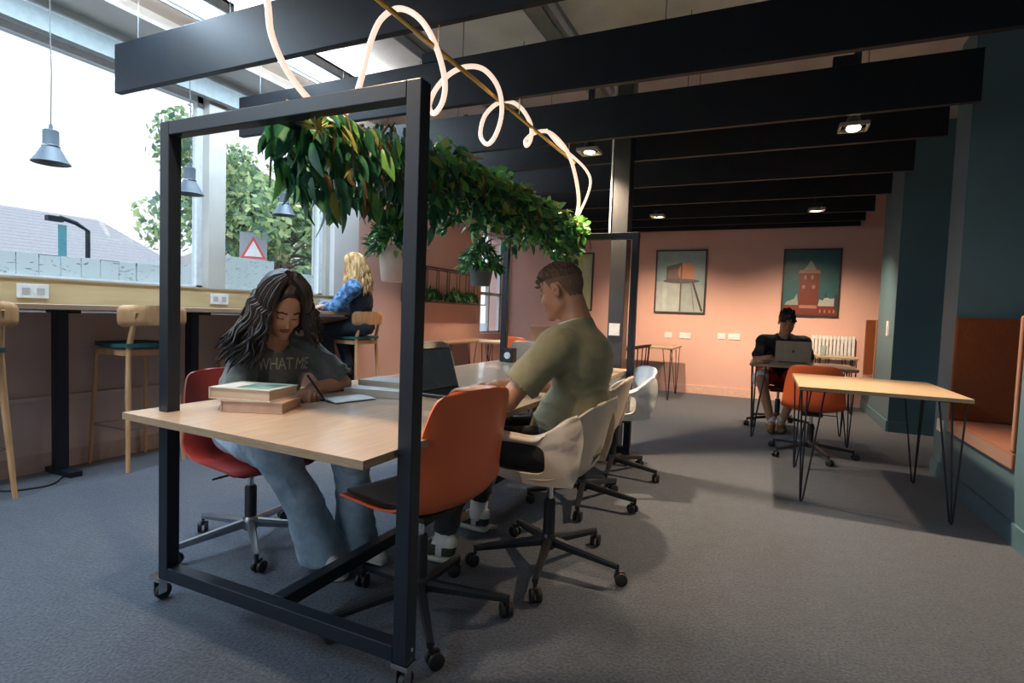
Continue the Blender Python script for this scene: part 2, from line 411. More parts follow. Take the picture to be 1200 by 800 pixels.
# beams
BY = [2.28, 3.22, 4.18, 4.84, 5.82, 6.76, 7.70, 8.36, 8.78]
names = ['black ceiling beam nearest the camera, its left end against the window', 'second black ceiling beam from the camera, just above the front of the frame',
         'third black ceiling beam, the lowest with daylight concrete visible above it', 'fourth black ceiling beam, just behind the big square spotlight',
         'fifth black ceiling beam from the camera', 'sixth black ceiling beam from the camera', 'seventh black ceiling beam from the camera',
         'eighth black ceiling beam, next to last before the pink wall', 'last black ceiling beam, nearest the pink back wall']
for i, y in enumerate(BY):
    t = thing('ceiling_beam', names[i], 'beam', (-1.45, y, 2.5), group='black beams under the ceiling')
    MB().box(-3.96, 1.08, y-.022, y+.022, 2.5, 2.81).build('beam_board', BEAM, t, world=True, bevel=.003)
    for x in (-3.75, -2.9, -1.9, -.6, .5):
        MB().tube([(x, y, 2.81), (x, y, ZC)], .0025, 6).build('hanging_wire', DMETAL, t, world=True)
    for x in (-2.2, .3):
        MB().box(x, x+.13, y-.03, y+.03, 2.81, 2.87).build('clip', BEAM, t, world=True)

# cable trays, pipes and ceiling luminaires
GALV = mat('galvanised_steel', (.36, .38, .39), .4, metal=.7, nscale=20)
def tray(x, wdt, y0, y1, z, label):
    t = thing('cable_tray', label, 'cable tray', (x, (y0+y1)/2, z))
    MB().box(x-wdt/2, x+wdt/2, y0, y1, z, z+.004).box(x-wdt/2, x-wdt/2+.006, y0, y1, z, z+.06).box(x+wdt/2-.006, x+wdt/2, y0, y1, z, z+.06).build('channel', GALV, t, world=True)
    for k in range(3):
        yy = y0+(y1-y0)*(k+.5)/3
        MB().box(x-wdt/2-.02, x+wdt/2+.02, yy-.02, yy+.02, z-.025, z).build('bracket', DMETAL, t, world=True)
        for s in (-1, 1):
            MB().tube([(x+s*(wdt/2+.01), yy, z), (x+s*(wdt/2+.01), yy, ZC-.002)], .004, 6).build('threaded_rod', DMETAL, t, world=True)
tray(-1.48, .13, -2, 6.5, 3.12, 'narrow metal cable tray in the middle of the concrete ceiling')
tray(-2.55, .10, -2, 6.5, 3.14, 'metal cable tray between the light troughs and the centre tray')
pp = thing('ceiling_pipe', 'thin grey pipe running beside the centre cable tray', 'pipe', (-1.3, 2.2, 3.1))
MB().tube([(-1.32, -2, 3.12), (-1.32, 6.5, 3.12)], .014, 10).build('tube', GALV, pp, world=True)
for yy in (0, 2.7, 5.4): MB().box(-1.34, -1.30, yy, yy+.03, 3.12, ZC).build('bracket', GALV, pp, world=True)
DIFF = mat('speckled_diffuser', (.8, .85, .9), .5, col2=(.5, .6, .7), nscale=60, emit=(.72, .86, 1), estr=1.6)
for k, (y0, y1) in enumerate(((-1.5, .3), (.9, 2.7), (2.85, 4.65))):  # first trough is an unseen addition that lifts the interior light
    t = thing('ceiling_luminaire', ('added unseen ceiling light trough behind the camera', 'long pale blue ceiling light trough above the nearest beam', 'long pale blue ceiling light trough between the two nearest beams')[k], 'ceiling light', (-3.55, (y0+y1)/2, 3.1))
    MB().box(-3.70, -3.68, y0, y1, 3.10, 3.18).box(-3.42, -3.40, y0, y1, 3.10, 3.18).box(-3.70, -3.40, y0, y1, 3.16, 3.18).build('housing', GALV, t, world=True)
    MB().box(-3.675, -3.425, y0+.01, y1-.01, 3.125, 3.14).build('diffuser', DIFF, t, world=True)
    for yy in (y0+.3, y1-.3): MB().tube([(-3.55, yy, 3.18), (-3.55, yy, ZC)], .005, 6).build('threaded_rod', DMETAL, t, world=True)
    ld = bpy.data.lights.new('trough_light', 'AREA'); ld.shape = 'RECTANGLE'; ld.size = .24; ld.size_y = y1-y0-.1; ld.energy = TRAY_W; ld.color = (.62, .82, 1)
    lo = bpy.data.objects.new('trough_light', ld); COL.objects.link(lo); lo.parent = t; lo.location = (0, 0, .015)
    ld = bpy.data.lights.new('added_uplight', 'AREA'); ld.shape = 'RECTANGLE'; ld.size = .24; ld.size_y = y1-y0-.1; ld.energy = UP_W; ld.color = (.92, .95, 1)  # added lamp above the housing, only there to brighten the concrete
    lo = bpy.data.objects.new('added_uplight', ld); COL.objects.link(lo); lo.parent = t; lo.location = (0, 0, .09); lo.rotation_euler = (PI, 0, 0)

# square gimbal spotlights
def spot(x, y, label, tilt=(0, 0), z=2.47, power=1.0, cone=100):
    t = thing('spotlight', label, 'spotlight', (x, y, z), group='square gimbal spotlights under the beams')
    b = MB()
    for s in (-1, 1):
        b.box(-.08, .08, s*.08-.006, s*.08+.006, -.012, .012); b.box(s*.08-.006, s*.08+.006, -.08, .08, -.012, .012)
    b.build('frame', mat('bright_spot_frame', (.45, .42, .36), .35, metal=.6), t)
    rot = Matrix.Rotation(tilt[0], 3, 'X') @ Matrix.Rotation(tilt[1], 3, 'Y')
    MB().lathe([(.0, .07), (.035, .07), (.05, .03), (.055, .0), (.050, -.004)], 20, (0, 0, 0), rot).build('lamp_body', DMETAL, t, smooth=True)
    MB().lathe([(0, -.006), (.042, -.006), (.042, -.010), (0, -.012)], 20, (0, 0, 0), rot).build('bulb', mat('warm_bulb', (1, .9, .7), .5, emit=(1, .78, .48), estr=30), t)
    MB().box(-.02, .02, -.02, .02, .07, ZC-z).build('stem', BLKSTEEL, t)
    ld = bpy.data.lights.new('spot_light', 'SPOT'); ld.energy = SPOT_W*power; ld.color = (1, .73, .48); ld.spot_size = R(cone); ld.spot_blend = .8; ld.shadow_soft_size = .04
    lo = bpy.data.objects.new('spot_light', ld); COL.objects.link(lo); lo.parent = t; lo.location = rot @ Vector((0, 0, -.03)); lo.rotation_euler = (tilt[0], tilt[1], 0)
spot(.456, 4.34, 'square gimbal spotlight above the nearer hairpin table, brightest in the ceiling', tilt=(R(-17), 0), cone=92)
spot(-1.363, 4.34, 'square gimbal spotlight beside the black column', cone=125)
spot(-1.343, 7.3, 'small far spotlight above the left picture', cone=115, power=.8, tilt=(R(22), 0))
spot(.455, 7.3, 'small far spotlight above the brick tower picture', cone=115, power=.8, tilt=(R(22), 0))
spot(.456, 1.5, 'added square gimbal spotlight out of view on the right', power=.08)  # unseen lamp added for a little warm fill from the camera side
spot(-3.18, 5.5, 'added square gimbal spotlight over the left aisle, unseen beyond the plants', power=.32)  # hidden lamp added to brighten the left pink wall
spot(-3.18, 7.3, 'added far square gimbal spotlight above the wire wall rack, unseen', power=.4)  # second hidden lamp added for the same wall
spot(-1.363, 1.1, 'added square gimbal spotlight high above the near end of the long table, out of frame', power=.3, cone=110)  # unseen lamp added as warm fill on table front and sitters

# pendants over the window counter
def pendant(y, label):
    t = thing('pendant_lamp', label, 'pendant lamp', (-4.0, y, 1.96), group='pendant lamps over the window counter')
    P = mat('slate_pendant_metal', (.10, .13, .16), .5, nscale=20)
    MB().lathe([(.0, .20), (.034, .20), (.040, .195), (.041, .105), (.045, .095), (.052, .085), (.075, .04), (.100, .002), (.096, .0), (.07, .035), (.045, .08), (.0, .085)], 28).build('shade', P, t, smooth=True)
    MB().lathe([(.044, .108), (.047, .105), (.047, .099), (.044, .096)], 28).build('collar_ring', SILVER, t, smooth=True)
    MB().lathe([(.0, .235), (.008, .235), (.012, .20), (.0, .20)], 10).build('cord_grip', P, t)
    MB().tube([(0, 0, .23), (.004, .003, .55), (-.003, 0, .8), (0, 0, 1.09)], .0032, 6).build('cord', mat('cord', (.09, .09, .1), .7), t)
pendant(1.92, 'slate grey pendant lamp hanging alone against the bright sky')
pendant(2.81, 'slate grey pendant lamp seen through the near end of the black frame, by the mullion')
pendant(3.71, 'slate grey pendant lamp hanging before the tree, nearest the plants')

# ------------------------------------------------------------------ window counter
ct = thing('window_counter', 'long wooden bar counter running along the windows on black T legs', 'counter', (-4.0, 1.9, 0))
MB().box(XL+.021, -3.93, -2.6, 5.04, 1.075, 1.108).build('worktop', COUNTERW, ct, world=True, bevel=.003)
for y in (-.7, .55, 2.04, 2.95, 3.95, 4.85):
    g = MB().box(-4.20, -4.12, y-.03, y+.03, .035, 1.052)
    l_ = g.build('leg', BLKSTEEL, ct, world=True)
    MB().box(-4.27, -3.98, y-.035, y+.035, 0.002, .035).build('foot', BLKSTEEL, l_, world=False)
    MB().box(-4.26, -3.98, y-.03, y+.03, 1.052, 1.075).build('bracket', BLKSTEEL, l_, world=False)
for o in list(ct.children):
    for c2 in o.children: pass
for y, lb in ((1.95, 'white double socket plate on the ply upstand, left of the black frame post'), (3.28, 'white socket plate on the ply upstand behind the writing woman'), (4.55, 'white socket plate on the ply upstand near the blonde woman')):
    t = thing('socket_plate', lb, 'socket', (XL+.02, y, 1.185))
    MB().box(0, .01, -.085, .085, -.045, .045).build('plate', WHITEPL, t, bevel=.003)
    for q in (-.06, .02): MB().box(.01, .013, q, q+.04, -.02, .02).build('rocker', mat('grey_rocker', (.5, .5, .5), .4), t)

cb = thing('power_cable', 'thin black cable lying on the carpet by the counter leg at the left', 'cable', (-3.95, 1.8, 0))
MB().tube(catmull([(-4.24, 2.10, .006), (-4.05, 2.0, .006), (-3.92, 1.86, .006), (-3.98, 1.70, .006), (-4.12, 1.62, .006), (-4.2, 1.4, .006)], 6), .005, 6).build('cord', RUBBER, cb, world=True)

# counter stools
def stool(y, label, x=-3.85, rz=0):
    t = thing('counter_stool', label, 'stool', (x, y, 0), rz, group='oak stools along the window counter')
    # +x = back side (towards the room)
    top, fr = .80, .19
    for s in (-1, 1):
        MB().tube([(.02, s*.195, 0.0), (-.02, s*.17, .50), (-.035, s*.155, .84), (-.01, s*.150, .95), (.02, s*.145, 1.07)], [.013, .018, .019, .017, .013], 10).build('leg', OAK, t, smooth=True)
        MB().tube([(-.42, s*.19, 0.0), (-.37, s*.165, .84)], [.012, .018], 10).build('leg', OAK, t, smooth=True)
        MB().bar((-.03, s*.165, .795), (-.375, s*.168, .795), .02, .04).build('seat_rail', OAK, t)
        MB().tube([(-.008, s*.18, .28), (-.405, s*.18, .28)], .005, 6).build('footrest_wire', SILVER, t)
    MB().bar((-.375, -.165, .795), (-.375, .165, .795), .02, .04).build('seat_rail', OAK, t)
    MB().bar((-.03, -.16, .795), (-.03, .16, .795), .02, .04).build('seat_rail', OAK, t)
    MB().tube([(-.40, -.18, .28), (-.40, .18, .28)], .006, 6).build('footrest_wire', SILVER, t)
    MB().tube([(-.008, -.18, .28), (-.008, .18, .28)], .005, 6).build('footrest_wire', SILVER, t)
    g = []
    for i in range(9):
        zz = .975+.135*i/8; row = []
        for j in range(17):
            u = -1+2*j/16; k = (abs(2*i/8-1))**4*.02*1
            row.append((.045-.075*u*u, u*(.235-(.02 if i in (0, 8) else 0)-k), zz+.008*(1-u*u)))
        g.append(row)
    MB().sheet(g, .016).build('backrest', OAK, t, smooth=True)
    g = []
    for i in range(13):
        v = -1+2*i/12; row = []
        for j in range(13):
            u = -1+2*j/12; q = (1-.12*u**4)
            row.append((-.20+.205*v*(1-.10*u**4), .20*u*(1-.12*v**4), .84-.018*(1-u*u)*(1-v*v)+.006*abs(v)))
        g.append(row)
    MB().sheet(g, .026).build('seat', TEALSEAT, t, smooth=True)
    return t
stool(1.46, 'oak counter stool cut off by the left edge of the photo')
stool(2.45, 'oak counter stool with dark green seat right behind the left frame post', -3.83)
stool(3.45, 'empty stool mostly hidden behind the writing woman', -3.87)
stool(4.68, 'oak counter stool on which the blonde woman sits', -3.80)

# ------------------------------------------------------------------ swivel chairs
def spline_rows(rows, n):
    pts = [np.array(r, float) for r in rows]; out = []
    for i in range(len(pts)-1):
        p0, p1, p2, p3 = pts[max(i-1, 0)], pts[i], pts[i+1], pts[min(i+2, len(pts)-1)]
        for k in range(n):
            t = k/n; out.append(.5*((2*p1)+(p2-p0)*t+(2*p0-5*p1+4*p2-p3)*t*t+(3*p1-p0-3*p2+p3)*t**3))
    out.append(pts[-1]); return out
# local frame: +y = forward (where the sitter looks)
SIDE = [(.235, .432, .150, 0, 0), (.232, .447, .195, .0, 0), (.20, .460, .212, .004, 0), (.10, .452, .226, .018, 0), (-.04, .440, .234, .034, 0), (-.13, .444, .238, .05, .0),
        (-.19, .480, .236, .05, .02), (-.222, .56, .230, .02, .045), (-.243, .67, .222, 0, .05), (-.262, .78, .208, 0, .04), (-.274, .85, .190, 0, .03), (-.278, .878, .165, -.004, .022), (-.278, .890, .12, -.006, .015)]
def shell_grid(rows, n=4, m=21, wk=3):
    g = []
    for f, z, hw, lift, fs in spline_rows(rows, n):
        row = []
        for j in range(m):
            u = -1+2*j/(m-1); a = abs(u)**2.6
            row.append((hw*u, f+fs*a, z+lift*a))
        g.append(row)
    return g
def base(t, m, rot=0, col_top=.40, colm=None, r=.335):
    MB().lathe([(0, .08), (.03, .08), (.036, .09), (.036, .135), (.030, .15), (.0, .15)], 20).build('hub', m, t, smooth=True)
    MB().lathe([(0, .14), (.027, .14), (.027, .30), (.022, .31), (0, .31)], 20).build('gas_sleeve', RUBBER, t, smooth=True)
    MB().lathe([(0, .30), (.014, .30), (.014, col_top), (0, col_top)], 16).build('gas_rod', CHROME, t, smooth=True)
    MB().cbox((0, 0, col_top+.005), (.17, .20, .022)).build('mount_plate', RUBBER, t, bevel=.004)
    MB().tube([(.03, .03, col_top), (.20, .05, col_top-.005)], .005, 6).build('tilt_lever', RUBBER, t)
    for k in range(5):
        a = rot+2*PI*k/5; d = Vector((math.cos(a), math.sin(a), 0)); s = Vector((-d.y, d.x, 0))
        g = []
        vs = []; n = 7
        for i in range(n):
            q = i/(n-1); rr = .02+(r-.02)*q; zt = .138-.045*q; h = .040-.016*q; wd = .020-.007*q
            c = d*rr
            vs += [c+s*wd*.6+Vector((0, 0, zt)), c-s*wd*.6+Vector((0, 0, zt)), c-s*wd+Vector((0, 0, zt-h*.35)), c-s*wd*.8+Vector((0, 0, zt-h)), c+s*wd*.8+Vector((0, 0, zt-h)), c+s*wd+Vector((0, 0, zt-h*.35))]
        fs = [(i*6+j, i*6+(j+1) % 6, (i+1)*6+(j+1) % 6, (i+1)*6+j) for i in range(n-1) for j in range(6)]+[tuple(range(5, -1, -1)), tuple(range((n-1)*6, n*6))]
        b = MB(); b.add(vs, fs)
        leg = b.build('leg', m, t, smooth=30)
        ca = rot*3+k*1.3; cdv = Vector((math.cos(ca), math.sin(ca), 0)); cs = Vector((-cdv.y, cdv.x, 0)); pc = d*r
        c = MB()
        c.tube([pc+Vector((0, 0, .092)), pc+Vector((0, 0, .055))], .008, 8)
        wc = pc+cdv*.016
        for sgn in (-1, 1):
            c.m = 0
            q = cs*sgn
            rotm = Vector((0, 0, 1)).rotation_difference(q).to_matrix()
            c.lathe([(.0, .006), (.024, .006), (.0275, .009), (.0275, .021), (.022, .024), (0, .024)], 16, wc+Vector((0, 0, .0285)), rotm)
        c.cbox(wc+Vector((0, 0, .05)), (.03, .012, .02), Matrix.Rotation(ca, 3, 'Z'))
        c.build('caster', RUBBER, leg, smooth=35)
PADM = PAD
def side_chair(name, label, loc, rz, shellm, basem=DMETAL, rot=.3, pad=True, group='shell chairs on castors'):
    t = thing(name, label, 'chair', loc, rz, group)
    MB().sheet(shell_grid(SIDE), .009).build('seat_shell', shellm, t, smooth=60)
    if pad:
        g = []
        for i in range(15):
            f = .215-.34*i/14; row = []
            for j in range(15):
                u = -1+2*j/14; e = 1-.10*(abs(2*i/14-1)**4)
                z = np.interp(f, [-.13, -.04, .10, .20, .232], [.444, .440, .452, .460, .449])+np.interp(f, [-.13, -.04, .1, .2], [.05, .034, .018, .004])*abs(.86*u)**2.6
                row.append((.198*u*e, f, z+.013))
            g.append(row)
        MB().sheet(g, .013).build('seat_pad', PADM, t, smooth=60)
    base(t, basem, rot)
    return t
ARM = [(.215, .430, .150, 0, 0), (.22, .445, .215, .0, 0), (.18, .452, .235, .006, 0), (.08, .445, .246, .02, 0), (-.04, .436, .252, .035, 0), (-.12, .440, .256, .05, .01),
       (-.18, .475, .262, .05, .05), (-.212, .55, .268, .02, .09), (-.235, .64, .270, 0, .11), (-.252, .71, .25, .0, .09), (-.264, .76, .215, 0, .05), (-.270, .785, .18, -.005, .03), (-.272, .797, .12, -.008, .02)]
def arm_chair(name, label, loc, rz, shellm, rot=.3, basem=DMETAL, pad=True, group='shell chairs on castors'):
    t = thing(name, label, 'chair', loc, rz, group)
    b = MB(); b.sheet(shell_grid(ARM), .009)
    for s in (-1, 1):
        # side loop: outer boundary and inner hole in (forward, up)
        outer = catmull([(-.185, .455, 0), (-.05, .442, 0), (.10, .448, 0), (.185, .475, 0), (.232, .545, 0), (.225, .615, 0), (.17, .648, 0), (.07, .648, 0), (-.02, .645, 0), (-.09, .675, 0), (-.15, .725, 0), (-.20, .745, 0), (-.225, .66, 0), (-.21, .55, 0), (-.185, .455, 0)], 4)[:-1]
        cx, cz = .055, .555
        g = []
        N = len(outer)
        for i in range(7):
            q = i/6; row = []
            for p in outer:
                a = math.atan2(p.y-cz, p.x-cx)
                hx, hz = .125, .066; ca, sa = math.cos(a), math.sin(a)
                rr = 1/((abs(ca)/hx)**4+(abs(sa)/hz)**4)**.25
                ix, iz = cx+rr*ca, cz+rr*sa
                f = p.x*(1-q)+ix*q; z = p.y*(1-q)+iz*q
                zz = (z-.44)/.21
                side = .238+.038*math.sin(min(max(zz, 0), 1)*PI*.55)-(.02 if f < -.19 else 0)
                if z > .62: side += .012*math.sin((1-q)*PI)     # rolled arm top
                row.append((s*side, f, z))
            g.append(row)
        b.ring(g, .010)
        # rounded arm rail along the loop's top
        rail = catmull([(.232, .545, 0), (.222, .615, 0), (.17, .650, 0), (.07, .650, 0), (-.02, .648, 0), (-.09, .677, 0), (-.15, .725, 0), (-.20, .750, 0)], 5)
        b.tube([(s*(.272 if i < 26 else .272-.0012*(i-26)), p.x, p.y) for i, p in enumerate(rail)], .0075, 8)
    b.build('seat_shell', shellm, t, smooth=60)
    if pad:
        g = []
        for i in range(15):
            f = .20-.31*i/14; row = []
            for j in range(15):
                u = -1+2*j/14; e = 1-.10*(abs(2*i/14-1)**4)
                z = np.interp(f, [-.12, -.04, .08, .18], [.440, .436, .445, .452])+np.interp(f, [-.12, -.04, .08, .18], [.05, .035, .02, .006])*abs(.86*u)**2.6
                row.append((.205*u*e, f, z+.014))
            g.append(row)
        MB().sheet(g, .014).build('seat_pad', PADM, t, smooth=60)
    base(t, basem, rot)
    return t
def face(dx, dy): return math.atan2(-dx, dy)      # rz that turns local +y to (dx, dy)

side_chair('swivel_chair', 'empty orange shell chair with black seat pad at the near corner of the long table', (-1.14, 1.73, 0), face(-.97, .22), ORANGE, rot=-.87-face(-.97, .22))
side_chair('swivel_chair', 'red shell chair with silver base on which the writing woman sits', (-2.20, 1.865, 0), face(.96, -.22), REDP, basem=mat('brushed_silver', (.42, .44, .47), .3, metal=.9), rot=R(-36)-face(.96, -.22), pad=False).scale = (1, 1, .93)
arm_chair('swivel_armchair', 'cream armchair with oval arm openings on which the man in olive sits', (-.86, 2.36, 0), face(-1, 0), CREAM, rot=R(-78)+PI/2*0-face(-1, 0))
arm_chair('swivel_armchair', 'empty cream armchair just behind the man in olive', (-.98, 3.26, 0), face(-.97, -.1), CREAM, rot=R(-5)-face(-.97, -.1), pad=False)
arm_chair('swivel_armchair', 'white armchair beside the far end of the plant frame', (-.98, 3.98, 0), face(-.85, -.5), WHITEPL, rot=R(-10)-face(-.85, -.5), pad=False)
side_chair('swivel_chair', 'grey green shell chair at the far left side of the long table', (-2.32, 4.0, 0), face(1, -.1), GREYPL, rot=.2)
side_chair('swivel_chair', 'grey shell chair beyond the far end of the long table, its back to the camera', (-2.12, 5.25, 0), face(-.1, 1), GREYPL, rot=.2)
side_chair('swivel_chair', 'orange shell chair beyond the long table, beside the frame post with the socket box', (-2.50, 5.95, 0), face(.3, .8), ORANGE, rot=.5)
side_chair('swivel_chair', 'orange shell chair facing the man at the far laptop, between the two hairpin tables', (.40, 5.48, 0), face(.05, 1), ORANGE, rot=.1).scale = (1, 1, .91)

# ------------------------------------------------------------------ the rolling table frame
t = thing('rolling_table_frame', 'long pale wood table built into a tall black box frame on castors', 'table', (-1.48, 2.8, 0))
FX0, FX1, FY0, FY1, FT = -2.02, -.935, 1.345, 4.25, 1.80
def wp(mb, name, m, **k): return mb.build(name, m, t, world=True, **k)
for y in (FY0, FY1):
    for x in (FX0, FX1):
        wp(MB().box(x-.025, x+.025, y-.025, y+.025, .10, FT), 'post', BLKSTEEL, bevel=.003)
    wp(MB().box(FX0+.025, FX1-.025, y-.025, y+.025, FT-.05, FT), 'top_rail', BLKSTEEL, bevel=.003)
    wp(MB().box(FX0+.025, FX1-.025, y-.025, y+.025, .10, .15), 'bottom_rail', BLKSTEEL, bevel=.003)
wp(MB().box(-1.505, -1.455, FY0+.025, FY1-.025, .10, .15), 'bottom_beam', BLKSTEEL, bevel=.003)
wp(MB().box(-1.505, -1.455, FY0+.025, FY1-.025, FT-.05, FT), 'top_beam', BLKSTEEL, bevel=.003)
for y in (FY0+.5, FY1-.5):
    wp(MB().box(-1.505, -1.455, y-.025, y+.025, .15, .69), 'table_pillar', BLKSTEEL) if y > 3 else None
for y in (2.2, 3.7):
    wp(MB().box(-1.95, -1.0, y-.02, y+.02, .685, .715), 'cross_bearer', BLKSTEEL)
top = MB(); zs = (.715, .74)
poly = [(-2.12, 1.235), (-.965, 1.175), (-.965, 4.42), (-2.12, 4.42)]
top.add([(x, y, zs[1]) for x, y in poly]+[(x, y, zs[0]) for x, y in poly], [(0, 1, 2, 3), (7, 6, 5, 4)])
top.m = 1
n0 = len(top.v)
top.add([(x, y, zs[1]) for x, y in poly]+[(x, y, zs[0]) for x, y in poly], [(i, 4+i, 4+(i+1) % 4, (i+1) % 4) for i in range(4)])
wp(top, 'tabletop', [BIRCH, PLYEDGE])
for x, y, m in ((FX0-.05, FY0+.0, CHROME), (FX1-.0, FY0-.0, CHROME), (FX0, FY1, RUBBER), (FX1, FY1, RUBBER), (-1.48, 2.8, RUBBER)):
    c = MB()
    c.cbox((x, y, .090), (.06, .05, .016)); c.bar((x-.016, y, .09), (x-.016, y, .03), .003, .03, (0, 1, 0)); c.bar((x+.016, y, .09), (x+.016, y, .03), .003, .03, (0, 1, 0))
    fk = wp(c, 'caster_fork', m, label='chrome castor fork' if m is CHROME else None)
    MB().lathe([(0, -.012), (.026, -.012), (.030, -.008), (.030, .008), (.026, .012), (0, .012)], 20, (x, y+.012, .0305), Matrix.Rotation(PI/2, 3, 'Y')).build('wheel', RUBBER, fk, smooth=40)
bx = wp(MB().box(FX0+.026, FX0+.11, FY1-.06, FY1+.03, .742, .86), 'socket_box', BLKSTEEL, bevel=.004)
MB().lathe([(0, 0), (.028, 0), (.028, .008), (0, .008)], 20, (FX0+.065, FY1-.06, .80), Matrix.Rotation(PI/2, 3, 'X')).build('socket_face', WHITEPL, bx)
for k in range(3):    # small fixings on the near right post
    wp(MB().lathe([(0, 0), (.006, 0), (.006, .004), (0, .004)], 8, (FX1+.025, FY0, .14+.0*k), Matrix.Rotation(PI/2, 3, 'Y')), 'bolt', CHROME) if k == 0 else None

# ------------------------------------------------------------------ brass tube and neon spiral
t = thing('neon_spiral_lamp', 'glowing white neon hose spiralling round a thin brass tube above the table', 'neon light', (-1.48, 2.9, 2.38))
TX, TZ = -1.48, 2.385
MB().tube([(TX, .9, TZ), (TX, 4.32, TZ)], .011, 12).build('brass_tube', GOLD, t, smooth=True, world=True)
for y in BY[:3]:
    MB().tube([(TX, y, TZ), (TX, y, 2.5)], .003, 6).build('hanger', GOLD, t, world=True)
def unproj(px, py, Y):
    d = RT*(px-600)-UP*(py-400)+_f*FPX
    return CAM+d*(Y/d.y)
NE = [(300, -60, 1.60), (313, 0, 1.62), (318, 40, 1.66), (335, 80, 1.72), (362, 116, 1.80), (392, 136, 1.9), (412, 124, 2.0), (424, 90, 2.06), (434, 50, 2.1), (447, 22, 2.13), (468, 10, 2.17), (492, 22, 2.2), (510, 52, 2.24),
      (521, 92, 2.34), (519, 118, 2.42), (509, 133, 2.5), (503, 124, 2.56), (511, 104, 2.62), (528, 86, 2.66), (548, 78, 2.7), (568, 82, 2.74), (584, 103, 2.82), (588, 132, 2.92), (581, 158, 3.0), (571, 169, 3.06), (563, 158, 3.12), (568, 136, 3.18),
      (583, 121, 3.24), (598, 119, 3.30), (612, 128, 3.36), (622, 146, 3.42), (622, 163, 3.5), (617, 171, 3.58), (616, 164, 3.64), (626, 156, 3.7), (641, 154, 3.76), (655, 164, 3.84), (667, 182, 3.94), (675, 210, 4.04), (678, 240, 4.14), (671, 268, 4.2)]
NEON = mat('neon_hose', (1, .92, .85), .4, emit=(1, .70, .55), estr=.85)
MB().tube(catmull([unproj(*p) for p in NE], 5), .0135, 10).build('neon_hose', NEON, t, smooth=True, world=True)
NE2 = [(640, 152, 3.74), (655, 170, 3.86), (672, 184, 3.98), (686, 198, 4.08), (692, 212, 4.12), (688, 230, 4.16), (679, 250, 4.19), (671, 268, 4.22)]
MB().tube(catmull([unproj(*p) for p in NE2], 5), .010, 10).build('neon_hose', NEON, t, smooth=True, world=True)

# ------------------------------------------------------------------ hairpin tables
def hairpin_table(label, x0, x1, y0, y1, z=.74, inset=.05, name='hairpin_table', cat='table', legs=None, topm=None):
    t = thing(name, label, cat, ((x0+x1)/2, (y0+y1)/2, 0), group='pale tables on black hairpin legs')
    b = MB().box(x0, x1, y0, y1, z-.024, z)
    b.mi = [1, 1, 1, 1, 1, 0]; b.mi[4] = 1
    b.build('tabletop', [topm or BIRCHX, PLYEDGE], t, world=True, bevel=.002)
    for sx, sy in ((0, 0), (1, 0), (0, 1), (1, 1)):
        x = x1-inset if sx else x0+inset; y = y1-inset if sy else y0+inset
        dx = -1 if sx else 1; dy = -1 if sy else 1
        lg = MB(); zt = z-.03
        P = [(x+dx*.10, y+dy*.01, zt), (x+dx*.012, y, .02), (x, y, .006), (x-dx*.004, y, .03), (x-dx*.03, y-dy*.0, zt)]
        lg.tube([P[0], P[1], P[2]], .0055, 8); lg.tube([P[2], P[3], P[4]], .0055, 8)
        lg.tube([(x+dx*.01, y+dy*.12, zt), (x, y+dy*.012, .02), (x, y, .006)], .0055, 8)
        lg.cbox((x+dx*.035, y+dy*.05, z-.027), (.15, .15, .005))
        lg.build('hairpin_leg', BLKSTEEL, t, world=True)
    return t
hairpin_table('empty pale hairpin leg table nearest the teal wall booth', .21, 1.10, 3.95, 4.98, .755)
hairpin_table('pale hairpin leg table where the far man works at his laptop', -.13, .80, 5.95, 6.62, .745)
hairpin_table('small pale side table in front of the radiator', .62, 1.10, 8.25, 8.72, .74)
hairpin_table('long pale hairpin leg table left of the pictures, behind the column', -2.7, -1.17, 8.0, 8.86, .75)
hairpin_table('white topped hairpin table holding the distant open laptop', -3.3, -2.05, 6.2, 6.9, .79, topm=mat('pale_laminate', (.75, .70, .62), .3))
hairpin_table('narrow brown table against the left pink wall under the wire rack', -4.25, -3.8, 6.3, 7.7, .74, topm=COUNTERW)

# spindle chair
def spindle_chair(label, x, y, rz):
    t = thing('spindle_chair', label, 'chair', (x, y, 0), rz)
    DR = mat('dark_red_brown_metal', (.10, .035, .03), .4)
    MB().tube(catmull([(-.23, .16, .76), (-.21, -.02, .80), (-.12, -.17, .83), (0, -.21, .84), (.12, -.17, .83), (.21, -.02, .80), (.23, .16, .76)], 5), .011, 10).build('top_rail', DR, t, smooth=True)
    for k in range(9):
        a = -PI+.35+(PI-.7)*k/8
        x1, y1 = .20*math.cos(a), .19*math.sin(a)*1.05
        MB().tube([(x1*.95, y1*.9, .45), (x1*1.02, y1*1.0, .815)], .006, 6).build('spindle', DR, t)
    MB().lathe([(0, .435), (.20, .435), (.215, .445), (.21, .458), (0, .455)], 24).build('seat', DR, t, smooth=True)
    for sx, sy in ((-1, -1), (1, -1), (-1, 1), (1, 1)):
        MB().tube([(sx*.13, sy*.13, .44), (sx*.19, sy*.18, 0)], [.011, .008], 8).build('leg', DR, t)
spindle_chair('dark red spindle back chair near the left hairpin table, seen past the column', -1.42, 6.5, face(-1, -.2))

